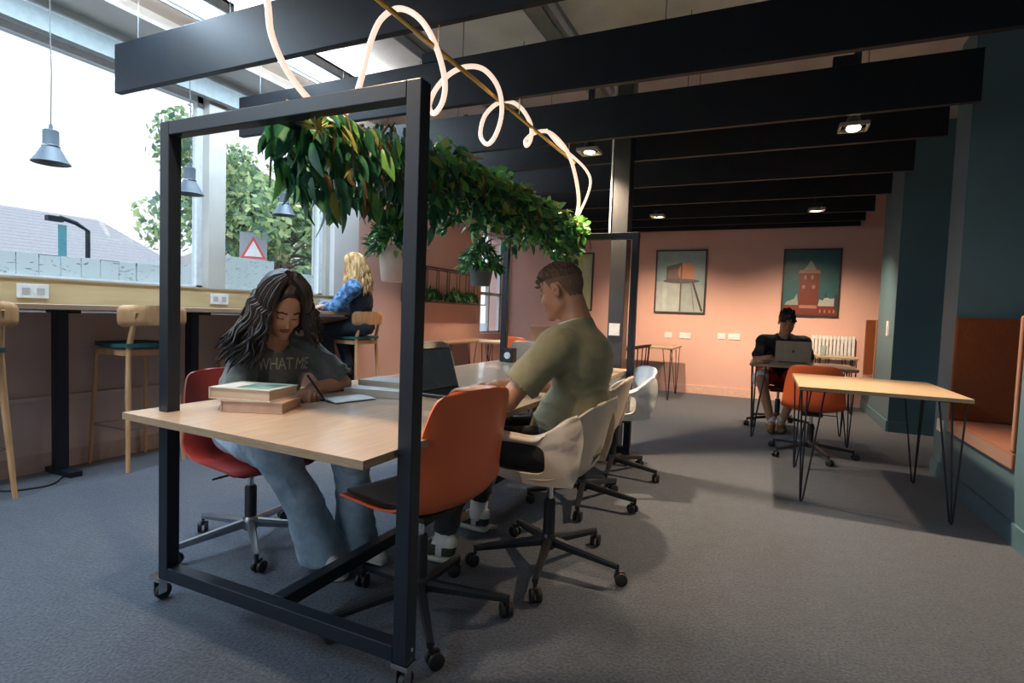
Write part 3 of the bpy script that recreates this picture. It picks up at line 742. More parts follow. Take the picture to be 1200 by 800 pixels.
# ------------------------------------------------------------------ back wall pictures and fittings
def picture(label, x0, x1, z0, z1, bgc, paint):
    y = YB-.001
    t = thing('framed_picture', label, 'picture', ((x0+x1)/2, y, (z0+z1)/2))
    FR = mat('dark_brown_frame', (.035, .022, .018), .4)
    f = .022
    MB().box(x0, x0+f, y-.03, y, z0, z1).box(x1-f, x1, y-.03, y, z0, z1).box(x0+f, x1-f, y-.03, y, z0, z0+f).box(x0+f, x1-f, y-.03, y, z1-f, z1).build('frame', FR, t, world=True)
    MB().box(x0+f, x1-f, y-.012, y, z0+f, z1-f).build('print_background', bgc, t, world=True)
    W_, H_ = x1-x0, z1-z0
    d = .0125
    for pts, m in paint:
        b = MB(); P = [(x0+u*W_, z0+v*H_) for u, v in pts]; n = len(P)
        b.add([(x, y-d, z) for x, z in P]+[(x, y-d-.0006, z) for x, z in P], [tuple(range(n)), tuple(range(2*n-1, n-1, -1))]+[(i, (i+1) % n, n+(i+1) % n, n+i) for i in range(n)])
        b.build('printed_shape', m, t, world=True); d += .0007
def rect(a, b, c, d_): return [(a, c), (b, c), (b, d_), (a, d_)]
def ell(cx, cy, rx, ry, a0=0, a1=2*PI, n=20): return [(cx+rx*math.cos(a0+(a1-a0)*i/n), cy+ry*math.sin(a0+(a1-a0)*i/n)) for i in range(n+(0 if a1-a0 > 6.2 else 1))]
def pm(name, c): return mat('print_'+name, c, .35, nscale=14, coat=.3)
SKB = pm('pale_sky', (.33, .46, .47)); 
picture('framed print of an orange round tank on thin stilts against pale sky', -1.665, -.885, 1.25, 2.25, SKB, [
    (rect(.03, .52, .03, .50), pm('pale_wall', (.50, .58, .58))), (rect(.16, .24, .03, .48), pm('pale_wall_strip', (.58, .66, .66))), (rect(.52, .97, .03, .44), pm('grey_wall', (.40, .47, .47))),
    ([(.22, .52), (.22, .74), (.52, .80), (.52, .50)], pm('brown_tank', (.12, .09, .05))), ([(.24, .55), (.26, .68), (.50, .72), (.50, .54)], pm('brown_tank_light', (.25, .13, .08))),
    (ell(.62, .65, .17, .15), pm('orange_disc', (.72, .26, .10))), (ell(.52, .51, .36, .035), pm('tank_base', (.14, .09, .06))), ([(.50, .03), (.53, .03), (.53, .80), (.50, .80)], pm('tank_post', (.16, .10, .07))),
    ([(.72, .50), (.76, .50), (.96, .04), (.92, .04)], pm('stilt', (.08, .06, .05))), ([(.70, .50), (.715, .50), (.80, .04), (.785, .04)], pm('stilt_thin', (.25, .2, .2)))])
TOW = pm('brick_red', (.20, .035, .02)); TOL = pm('brick_light', (.42, .20, .15))
shapes = [(rect(.30, .64, .08, .67), TOW), ([(.28, .64), (.66, .64), (.64, .69), (.30, .69)], TOL), ([(.36, .69), (.58, .69), (.55, .75), (.50, .82), (.47, .82), (.42, .75)], pm('tower_cap', (.32, .38, .38))),
          (ell(.38, .44, .03, .028), TOL), (ell(.55, .44, .03, .028), TOL), (rect(.38, .42, .55, .61), TOL), (rect(.50, .54, .55, .61), TOL), (rect(.03, .97, .03, .10), TOW), (rect(.60, .95, .08, .16), TOW), (rect(.05, .30, .08, .17), TOW),
          ([(.64, .16), (.66, .26), (.72, .24), (.76, .30), (.84, .27), (.93, .28), (.95, .16)], pm('pale_roofs', (.45, .48, .46))), ([(.74, .28), (.76, .38), (.79, .28)], pm('dark_spire', (.06, .05, .06))), (rect(.91, .96, .10, .33), pm('dark_spire', 0)), ([(.06, .17), (.10, .22), (.22, .26), (.27, .34), (.30, .17)], pm('far_pale_tower', (.28, .36, .36))), (rect(.32, .62, .12, .17), TOL)]
for u in (.06, .13, .20, .68, .76, .84, .91): shapes.append((ell(u, .085, .016, .028, 0, PI*2, 10), TOL))
picture('framed print of a red brick clock tower under a dark teal sky', .18, .925, 1.26, 2.24, pm('teal_sky', (.025, .13, .15)), shapes)
picture('yellow green framed print half hidden behind the man in olive and the plants', -3.45, -2.70, 1.245, 2.225, pm('yellow_green', (.42, .44, .20)), [(rect(.1, .6, .05, .45), pm('soft_green', (.25, .36, .16)))])
for k, (x, lb) in enumerate(((-1.42, 'white double socket on the pink wall below the orange tank picture, the left one'), (-1.16, 'white socket just right of the first one on the pink wall'), (-.62, 'white switch plate alone between the two pictures'), (-.44, 'white double socket just right of the lone switch plate'))):
    t = thing('wall_socket', lb, 'socket', (x, YB, .9 if k < 2 else .92))
    w_ = .055 if k in (0, 2) else .085
    MB().box(-w_, w_, -.012, 0, -.045, .045).build('plate', WHITEPL, t, bevel=.002)
    for q in (-w_+.03, w_-.05): MB().box(q, q+.02, -.016, -.012, -.015, .015).build('rocker', WHITEPL, t)
# radiator
t = thing('radiator', 'white finned radiator on the pink wall behind the far man', 'radiator', (.87, YB, .66))
for k in range(12):
    x = .60+k*.046
    MB().box(x, x+.034, YB-.09, YB-.03, .66, 1.0).build('fin', WHITEPL, t, world=True, bevel=.006)
MB().box(.60, 1.14, YB-.07, YB-.05, .68, .71).box(.60, 1.14, YB-.07, YB-.05, .95, .98).build('header_pipe', WHITEPL, t, world=True)
MB().box(.70, .73, YB-.06, YB, .9, .93).box(1.0, 1.03, YB-.06, YB, .9, .93).build('bracket', WHITEPL, t, world=True)
# cup on the small table
t = thing('glass_tumbler', 'small greenish glass standing on the side table by the radiator', 'glass', (.70, 8.34, .741))
MB().lathe([(0, 0), (.032, 0), (.04, .13), (.037, .13), (.03, .008), (0, .008)], 18).build('cup', mat('greenish_glass', (.45, .58, .55), .1, alpha=.6), t, smooth=True)
MB().lathe([(0, .01), (.029, .01), (.033, .07), (0, .07)], 18).build('water', mat('water_grey', (.35, .45, .45), .1, alpha=.6), t, smooth=True)

# wire rack on the left wall with plants
RW = mat('rack_brown_metal', (.10, .06, .045), .5)
t = thing('wire_wall_rack', 'brown wire wall rack on the pink wall under the hanging pots', 'wall rack', (XL, 7.0, 1.25))
r0, r1, z0, z1, xo = 5.9, 7.85, 1.27, 1.76, XL+.22
for x in (XL+.01, xo):
    for z in (z0, z1 if x < xo else z1-.06):
        MB().tube([(x, r0, z), (x, r1, z)], .008, 6).build('rail', RW, t, world=True)
for k in range(8):
    y = r0+(r1-r0)*k/7
    MB().tube([(xo, y, z0), (xo, y, z1-.06), (XL+.01, y, z1), (XL+.01, y, z0), (xo, y, z0)], .006, 6).build('rack_loop', RW, t, world=True)
MB().box(XL+.01, xo, r0, r1, z0-.006, z0).build('shelf_plate', RW, t, world=True)

# ------------------------------------------------------------------ foliage
def leafm(name, c, c2):
    m = bpy.data.materials.new(name); m.use_nodes = True; n = m.node_tree.nodes; l = m.node_tree.links; b = n['Principled BSDF']
    nz = n.new('ShaderNodeTexNoise'); nz.inputs['Scale'].default_value = 7; nz.inputs['Detail'].default_value = 3
    g = n.new('ShaderNodeNewGeometry'); mth = n.new('ShaderNodeMix'); mth.data_type = 'FLOAT'; mth.inputs[0].default_value = .5
    l.new(nz.outputs[0], mth.inputs[2]); l.new(g.outputs['Random Per Island'], mth.inputs[3])
    r = n.new('ShaderNodeValToRGB'); r.color_ramp.elements[0].position = .25; r.color_ramp.elements[1].position = .75
    r.color_ramp.elements[0].color = (*c, 1); r.color_ramp.elements[1].color = (*c2, 1)
    l.new(mth.outputs[0], r.inputs[0]); l.new(r.outputs[0], b.inputs['Base Color']); b.inputs['Roughness'].default_value = .42
    tl = n.new('ShaderNodeBsdfTranslucent'); l.new(r.outputs[0], tl.inputs[0])
    mx = n.new('ShaderNodeMixShader'); mx.inputs[0].default_value = .22; l.new(b.outputs[0], mx.inputs[1]); l.new(tl.outputs[0], mx.inputs[2]); l.new(mx.outputs[0], n['Material Output'].inputs[0])
    return m
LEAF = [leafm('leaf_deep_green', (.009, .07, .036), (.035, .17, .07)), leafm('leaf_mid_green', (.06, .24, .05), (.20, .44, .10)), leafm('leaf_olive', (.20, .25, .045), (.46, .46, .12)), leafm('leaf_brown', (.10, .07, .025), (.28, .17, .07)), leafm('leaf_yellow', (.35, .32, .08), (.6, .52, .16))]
def leaf_geo(L, W_, bend=.3, n=5):
    vs = []; fs = []
    for i in range(n+1):
        q = i/n; w_ = W_*math.sin(PI*min(q*.92+.06, 1))**.8*(1-.35*q)
        y = L*q; z = -bend*L*q*q
        vs += [(-w_, y, z+.18*w_), (0, y, z-.02*L), (w_, y, z+.18*w_)]
    for i in range(n):
        a = i*3; fs += [(a, a+1, a+4, a+3), (a+1, a+2, a+5, a+4)]
    return vs, fs
_leafmesh = {}
def leaf_obj(kind, mi, parent, M4):
    key = (kind, mi)
    if key not in _leafmesh:
        L, W_, b = kind
        vs, fs = leaf_geo(L, W_, b); me = bpy.data.meshes.new('leaf'); me.from_pydata(vs, [], fs); me.materials.append(LEAF[mi]); me.polygons.foreach_set('use_smooth', [True]*len(fs)); _leafmesh[key] = me
    o = bpy.data.objects.new('leaf', _leafmesh[key]); COL.objects.link(o); o.parent = parent
    o.matrix_parent_inverse = mat_of(parent).inverted(); o.matrix_basis = M4
    return o
def leaf_matrix(p, d, roll, s):
    d = Vector(d).normalized(); up = Vector((0, 0, 1))
    x = d.cross(up); x = x.normalized() if x.length > 1e-4 else Vector((1, 0, 0)); z = x.cross(d)
    m = Matrix((x, d, z)).transposed() @ Matrix.Rotation(roll, 3, 'Y')
    m = m.to_4x4() @ Matrix.Scale(s, 4); m.translation = p
    return m
gl = thing('hanging_garland', 'thick green and brown leafy garland wrapped along the top beam of the frame', 'plant', (-1.48, 2.9, 1.8))
R2 = random.Random(11)
br = MB()
for k in range(16):
    y0 = 1.38+k*.18
    P = [(-1.48+R2.uniform(-.07, .07), y0+j*.09, 1.80+R2.uniform(-.05, .09)) for j in range(5)]
    br.tube(catmull(P, 3), .006, 6)
for k in range(60):
    y0 = R2.uniform(1.4, 4.3); x0 = -1.48+R2.uniform(-.05, .05)
    sx = R2.choice((-1, 1)); L = R2.uniform(.1, .3) if y0 < 2.2 else R2.uniform(.05, .12)
    br.tube(catmull([(x0, y0, 1.82), (x0+sx*.1, y0+.02, 1.80), (x0+sx*.13, y0+.03, 1.80-L)], 4), [.004]*8+[.0015], 5)
br.build('vine_stems', mat('vine_stem', (.13, .085, .04), .7), gl, world=True)
spots = []
def dxs(a): return math.cos(a)
for k in range(5200):
    q = R2.random(); Y = 1.36+2.98*q
    Y = max(Y, 1.43)
    near = Y < 2.25
    # cross-section: bushy top, ragged underside that hangs lower near the front
    a = R2.uniform(0, 2*PI); rr = math.sqrt(R2.random())
    hang = (.26 if near else .25)*(.75+.9*abs(noise.noise(Vector((Y*4.5, 3.3+dxs(a)*1.5, 0)))))+(.06 if Y > 4.0 else 0)
    dx = rr*math.cos(a)*.16; dz = rr*math.sin(a)
    dz = dz*(.05+.14*abs(noise.noise(Vector((Y*5, 9, 0))))) if dz > 0 else dz*hang
    if dz < -.1: dx *= .8
    z = (1.775 if Y < 1.75 else 1.80)+dz+(.0 if near else .05)
    d = Vector((dx*4+R2.uniform(-.45, .45), R2.uniform(-.3, .6) if Y < 1.6 else R2.uniform(-.7, .7), R2.uniform(-1.8, -.3) if (dz < .03 or near) else R2.uniform(-.6, .8)))
    d = d+Vector((R2.uniform(-.4, .4), R2.uniform(-.2, .4), 0)) if near else Vector((R2.uniform(-1, 1)+dx*4, R2.uniform(-1, 1), R2.uniform(-1.3, .7)))
    if near: kind = (.105, .023, .3) if R2.random() < .6 else (.075, .021, .35)
    else: kind = (.065, .022, .3) if R2.random() < .6 else (.048, .017, .2)
    c = R2.random()
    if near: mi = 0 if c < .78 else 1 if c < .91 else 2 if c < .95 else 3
    else: mi = (0 if c < .62 else 1 if c < .93 else 2 if c < .98 else 3) if dz < -.02 else (0 if c < .15 else 1 if c < .70 else 2 if c < .96 else 3)  # far upper leaves get paler greens: light from above put into their colour
    p = Vector((-1.48+dx, Y, z))
    dist = (p-CAM).length
    if near and R2.random() < .45: continue
    spots.append((dist/(kind[0]*10)*1.0, p, d, kind, mi, R2.uniform(-1.4, 1.4), R2.uniform(.55, 1.3)))
# a yellow dried flower head at the near end
for k in range(40):
    a, b_ = R2.uniform(0, 2*PI), R2.uniform(-.4, 1.3)
    p = unproj(372, 152, 1.385); d = Vector((math.cos(a)*math.cos(b_), math.sin(a)*math.cos(b_), math.sin(b_)))
    spots.append((99, p, d, (.055, .006, .1), 4, 0, 1))
spots.sort(key=lambda s: s[0])
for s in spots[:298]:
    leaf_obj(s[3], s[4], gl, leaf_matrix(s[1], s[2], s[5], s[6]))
def joined_leaves(spots, name, parent):
    vs = []; fs = []; mi = []
    for _, p, d, kind, m_, ro, sc in spots:
        M4 = leaf_matrix(p, d, ro, sc); v, f = leaf_geo(*kind, n=3); o = len(vs)
        vs += [tuple(M4 @ Vector(q)) for q in v]; fs += [tuple(i+o for i in q) for q in f]; mi += [m_]*len(f)
    me = bpy.data.meshes.new(name); me.from_pydata(vs, [], fs)
    for m_ in LEAF: me.materials.append(m_)
    me.polygons.foreach_set('material_index', mi); me.polygons.foreach_set('use_smooth', [True]*len(fs))
    o = bpy.data.objects.new(name, me); COL.objects.link(o); o.parent = parent; o.matrix_parent_inverse = mat_of(parent).inverted(); o['kind'] = 'stuff'
    return o
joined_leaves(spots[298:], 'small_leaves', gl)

def hanging_pot(x, y, ztop, potm, label, r=.075, h=.15, spread=.16):
    t = thing('hanging_pot_plant', label, 'plant', (x, y, ztop-h))
    MB().lathe([(0, 0), (r*.72, 0), (r*.78, .01), (r, h), (r*.94, h), (r*.75, .02), (0, .02)], 24).build('pot', potm, t, smooth=35)
    MB().lathe([(0, h*.75), (r*.9, h*.82), (0, h*.85)], 16).build('soil', mat('soil', (.03, .02, .015), .9), t)
    c = MB()
    for k in range(3):
        a = 2*PI*k/3+.4
        c.tube([(r*.95*math.cos(a), r*.95*math.sin(a), h), (0, 0, h+.25), (0, 0, 1.78-(ztop-h))], .0025, 5)
    c.build('cord', mat('twine', (.25, .20, .14), .9), t)
    sp_ = []
    rr = random.Random(int(y*100))
    for k in range(330):
        a = rr.uniform(0, 2*PI); q = math.sqrt(rr.random()); 
        px = spread*q*math.cos(a); py = spread*q*math.sin(a); pz = ztop+.07+.07*(1-q)+rr.uniform(-.02, .03)-(.09*q*q)
        sp_.append((0, Vector((x+px, y+py, pz)), Vector((px*8+rr.uniform(-.3, .3), py*8+rr.uniform(-.3, .3), rr.uniform(-.9, .6))), (.05, .012, .35), rr.choice((0, 0, 0, 1, 1)), rr.uniform(-.8, .8), rr.uniform(.7, 1.2)))
    joined_leaves(sp_, 'foliage', t)
    return t
hanging_pot(-1.48, 1.98, 1.42, mat('white_ceramic', (.72, .70, .66), .4, col2=(.55, .42, .36), nscale=5), 'white pot with a fern hanging from the garland beside the near post', r=.072, h=.15, spread=.10)
hanging_pot(-1.48, 2.78, 1.41, mat('grey_pot', (.10, .11, .11), .6), 'dark grey pot plant hanging from the garland over the laptop', r=.07, h=.11, spread=.11)

for k, (y, lb) in enumerate(((6.35, 'low green plant at the near end of the wire wall rack'), (7.0, 'dark leafy plant in the middle of the wire wall rack'), (7.4, 'trailing green plant near the far end of the wire wall rack'))):
    t = thing('shelf_plant', lb, 'plant', (XL+.12, y, z0))
    MB().lathe([(0, .001), (.05, .001), (.065, .10), (.055, .10), (0, .08)], 16).build('pot', mat('dark_pot', (.03, .03, .035), .5), t, smooth=35)
    sp_ = []; rr = random.Random(k+50)
    for j in range(260):
        a = rr.uniform(0, 2*PI); q = math.sqrt(rr.random())
        px = .09*q*math.cos(a); py = .26*q*math.sin(a)
        sp_.append((0, Vector((XL+.14+abs(px), y+py, z0+.10+.08*(1-q*q)+rr.uniform(-.04, .02))), Vector((px*5+.2, py*4, rr.uniform(-1.2, .3))), (.08, .014, .35), rr.choice((0, 0, 0, 1)), 0, 1))
    joined_leaves(sp_, 'foliage', t)

# ------------------------------------------------------------------ outside
t = thing('tiled_roof_house', 'grey roofed house across the street beyond the long window', 'house', (-27, 8, -.6))
ROOF = mat('grey_roof_slates', (.36, .33, .345), .8, col2=(.31, .285, .30), nscale=14, bump=.4)
hx0, hx1 = -25, -31
ya, yb, zr, ze = -14, 17.2, 4.75, 2.75
b = MB()
rows_ = 14
for k in range(rows_):
    q0, q1 = k/rows_, (k+1)/rows_
    xa, xb = hx0+(hx1+3-hx0)*q0, hx0+(hx1+3-hx0)*q1; za, zb = ze+(zr-ze)*q0, ze+(zr-ze)*q1
    yo0, yo1 = yb-1.9*q0, yb-1.9*q1
    b.add([(xa, ya, za+.008), (xa, yo0, za+.008), (xb, yo1, zb), (xb, ya, zb), (xa, ya, za-.05), (xa, yo0, za-.05), (xb, yo1, zb-.1), (xb, ya, zb-.1)], [(0, 1, 2, 3), (4, 7, 6, 5), (0, 4, 5, 1), (1, 5, 6, 2), (2, 6, 7, 3), (3, 7, 4, 0)])
b.build('roof', ROOF, t, world=True)
MB().box(hx0-.0, hx0+.12, ya, yb, ze-.12, ze).build('gutter', BLKSTEEL, t, world=True)
MB().box(hx1+.3, hx0-.3, ya+.3, yb-.3, -.6, ze-.05).build('wall', mat('pale_render', (.55, .53, .52), .8), t, world=True)
MB().add([(hx1+3, ya, zr-.05), (hx1+3, yb-1.9, zr-.05), (hx1, yb, ze), (hx1, ya, ze), (hx1+3, ya, zr-.15), (hx1+3, yb-1.9, zr-.15), (hx1, yb, ze-.1), (hx1, ya, ze-.1)], [(0, 1, 2, 3), (4, 7, 6, 5), (0, 4, 5, 1), (1, 5, 6, 2), (2, 6, 7, 3), (3, 7, 4, 0)]).build('rear_roof', ROOF, t, world=True)
for k in range(5): MB().box(hx0-.31, hx0-.28, -9+k*5, -7.6+k*5, .6, 2.0).build('window', mat('dark_far_glass', (.08, .10, .12), .1), t, world=True)
# annex gable
t = thing('pale_annex', 'pale low gabled building beyond the grey roofed house', 'house', (-27, 20, -.6))
MB().add([(-26, 18, -.6), (-26, 23.5, -.6), (-26, 23.5, 3.2), (-26, 20.4, 4.6), (-26, 18, 3.4), (-31, 18, -.6), (-31, 23.5, -.6), (-31, 23.5, 3.2), (-31, 20.4, 4.6), (-31, 18, 3.4)],
         [(0, 1, 2, 3, 4), (9, 8, 7, 6, 5), (0, 5, 6, 1), (1, 6, 7, 2), (2, 7, 8, 3), (3, 8, 9, 4), (4, 9, 5, 0)]).build('wall', mat('pale_pinkish_render', (.62, .56, .56), .8), t, world=True)
MB().box(-26.02, -25.98, 21, 22, 1.8, 2.8).build('window', mat('dark_far_glass', 0), t, world=True)
t = thing('street_lamp', 'black bracket street lamp with a teal banner outside the long window', 'street lamp', (-20, 10.6, -.6))
MB().tube([(-20, 10.6, -.6), (-20, 10.6, 3.32), (-20, 10.25, 3.52), (-20, 9.82, 3.62)], .07, 10).build('post', BLKSTEEL, t, world=True)
MB().cbox((-20, 9.68, 3.56), (.2, .42, .16)).build('lamp_head', BLKSTEEL, t, world=True)
MB().box(-20.02, -19.98, 9.78, 10.0, 2.2, 3.4).build('banner', mat('teal_banner', (.10, .32, .38), .7), t, world=True)
MB().box(-20.015, -19.985, 9.78, 10.6, 2.15, 2.19).build('banner_arm', BLKSTEEL, t, world=True)
structure('trim_20', MB().box(-70, XL-.35, -60, 80, -.8, -.6), mat('asphalt_outside', (.22, .22, .23), .9, nscale=2))
t = thing('warning_sign', 'triangular red bordered road sign on a grey board beyond the second window', 'sign', (-12, 11.0, -.6))
p = unproj(297, 291, 1); dd = (p-CAM); dd = dd*(-12/dd.x); sp0 = CAM+dd
t.location = (sp0.x, sp0.y, -.6)
zc = sp0.z+.6
MB().tube([(0, 0, 0), (0, 0, zc+.3)], .04, 8).build('pole', GALV, t)
rotS = Matrix.Rotation(R(-42), 4, 'Z')
def srot(b): b.x = rotS; return b
srot(MB()).box(.03, .05, -.32, .32, zc-.30, zc+.40).build('board', mat('sign_grey', (.35, .38, .42), .6), t)
srot(MB()).add([(.056, -.30, zc-.26), (.056, .30, zc-.26), (.056, 0, zc+.30), (.05, -.30, zc-.26), (.05, .30, zc-.26), (.05, 0, zc+.30)], [(0, 1, 2), (5, 4, 3), (0, 3, 4, 1), (1, 4, 5, 2), (2, 5, 3, 0)]).build('red_triangle', mat('sign_red', (.75, .10, .10), .5), t)
srot(MB()).add([(.060, -.21, zc-.21), (.060, .21, zc-.21), (.060, 0, zc+.19), (.056, -.21, zc-.21), (.056, .21, zc-.21), (.056, 0, zc+.19)], [(0, 1, 2), (5, 4, 3), (0, 3, 4, 1), (1, 4, 5, 2), (2, 5, 3, 0)]).build('white_centre', WHITEPL, t)

OUTL = [leafm('outside_leaf_light', (.42, .55, .24), (.62, .72, .36)), leafm('outside_leaf_mid', (.20, .34, .18), (.38, .52, .28)), leafm('outside_leaf_dark', (.10, .20, .16), (.20, .32, .24))]
def tree(x, y, h, rad, label, seed, n=9000, ls=.13):
    rr = random.Random(seed)
    t = thing('tree', label, 'tree', (x, y, -.6))
    bk = MB()
    bk.tube(catmull([(0, 0, 0), (.1, .05, h*.3), (0, .1, h*.55), (.1, 0, h*.8)], 4), [.20-.012*i for i in range(13)], 9)
    cl_ = []
    for k in range(46):
        a = rr.uniform(0, 2*PI); q = rr.random()**.6; el = rr.uniform(-.75, 1)
        c = Vector((rad*q*math.cos(a)*math.sqrt(1-el*el*.6), rad*q*math.sin(a)*math.sqrt(1-el*el*.6), h*.62+rad*.95*el*q))
        cl_.append((c, rad*rr.uniform(.14, .30)))
        bk.tube(catmull([(.05, .05, h*rr.uniform(.3, .6)), c*.5+Vector((0, 0, h*.28)), c], 4), [.05-.005*i for i in range(9)], 5)
    bk.build('trunk', mat('bark', (.12, .10, .08), .9, nscale=8, bump=.4), t, smooth=True)
    N = n; rs = np.random.RandomState(seed)
    ci = rs.randint(0, len(cl_), N); cc = np.array([c[0] for c in cl_])[ci]; cr_ = np.array([c[1] for c in cl_])[ci]
    v = rs.normal(size=(N, 3)); v /= np.linalg.norm(v, axis=1)[:, None]; p = cc+v*cr_[:, None]*(rs.rand(N)**.4)[:, None]
    a = rs.normal(size=(N, 3)); a /= np.linalg.norm(a, axis=1)[:, None]; b_ = np.cross(a, rs.normal(size=(N, 3))); b_ /= np.linalg.norm(b_, axis=1)[:, None]
    s = ls*(.6+.8*rs.rand(N))[:, None]
    V = np.stack([p-a*s*.5, p+b_*s*.3, p+a*s*.5, p-b_*s*.3], 1).reshape(-1, 3)
    me = bpy.data.meshes.new('crown'); me.from_pydata(V.tolist(), [], [(4*i, 4*i+1, 4*i+2, 4*i+3) for i in range(N)])
    for m_ in OUTL: me.materials.append(m_)
    me.polygons.foreach_set('material_index', rs.choice(3, N, p=[.4, .4, .2]).tolist())
    o = bpy.data.objects.new('crown', me); COL.objects.link(o); o.parent = t; o['kind'] = 'stuff'
tree(-13.5, 12.1, 6.3, 3.0, 'leafy green tree filling the second window beyond the mullion', 3, 15000, .20)
tree(-17, 19.5, 6.5, 3.4, 'second tree further off behind the road sign', 5, 9000, .26)
t = thing('garden_wall', 'low white boundary wall outside below the tree', 'wall', (-15, 17, -.6))
MB().box(-16.2, -16, 13.4, 26, -.6, 2.1).build('wall_panel', mat('white_render', (.75, .74, .74), .8), t, world=True)
MB().box(-16.25, -15.95, 13.4, 26, 2.1, 2.16).build('coping', mat('coping', (.6, .6, .6), .8), t, world=True)

# ------------------------------------------------------------------ implicit surfaces for people and clothes
def V3(*a): return np.array(a if len(a) == 3 else a[0], dtype=np.float32)
def C(a, b, ra, rb=None, k=.015, sq=None, sub=False):
    """tapered capsule; sq=(direction, ratio) flattens the cross-section along a direction"""
    return dict(t='c', a=V3(a), b=V3(b), ra=ra, rb=ra if rb is None else rb, k=k, sq=(V3(sq[0])/np.linalg.norm(sq[0]), sq[1]) if sq else None, sub=sub)
def E_(c, r, ax=None, k=.015, sub=False):
    return dict(t='e', c=V3(c), r=V3(r), ax=np.eye(3, dtype=np.float32) if ax is None else np.array(ax, dtype=np.float32), k=k, sub=sub)
def P_(p, n):
    """half space cut: everything on the side the normal points to is removed"""
    n = V3(n); return dict(t='p', p=V3(p), n=n/np.linalg.norm(n), k=.004, sub=True)
def pd(q, X, Y, Z):
    if q['t'] == 'c':
        a, b = q['a'], q['b']; ab = b-a; L2 = float(ab@ab)+1e-9
        dx, dy, dz = X-a[0], Y-a[1], Z-a[2]
        t = np.clip((dx*ab[0]+dy*ab[1]+dz*ab[2])/L2, 0, 1)
        ox, oy, oz = dx-t*ab[0], dy-t*ab[1], dz-t*ab[2]
        r = q['ra']+(q['rb']-q['ra'])*t
        if q['sq']:
            n, s = q['sq']; c = ox*n[0]+oy*n[1]+oz*n[2]; m = (1/s-1)*c
            ox, oy, oz = ox+m*n[0], oy+m*n[1], oz+m*n[2]
            return (np.sqrt(ox*ox+oy*oy+oz*oz)-r)*(s+(1-s)*.4)
        return np.sqrt(ox*ox+oy*oy+oz*oz)-r
    if q['t'] == 'e':
        c, ax, r = q['c'], q['ax'], q['r']
        dx, dy, dz = X-c[0], Y-c[1], Z-c[2]
        u = (dx*ax[0][0]+dy*ax[0][1]+dz*ax[0][2])/r[0]; v = (dx*ax[1][0]+dy*ax[1][1]+dz*ax[1][2])/r[1]; w = (dx*ax[2][0]+dy*ax[2][1]+dz*ax[2][2])/r[2]
        l = np.sqrt(u*u+v*v+w*w); l2 = np.sqrt((u/r[0])**2+(v/r[1])**2+(w/r[2])**2)+1e-6
        return l*(l-1)/l2
    return -((X-q['p'][0])*q['n'][0]+(Y-q['p'][1])*q['n'][1]+(Z-q['p'][2])*q['n'][2])
def ext(q):
    if q['t'] == 'c':
        m = max(q['ra'], q['rb']); return np.minimum(q['a'], q['b'])-m, np.maximum(q['a'], q['b'])+m
    m = float(max(q['r'])); return q['c']-m, q['c']+m
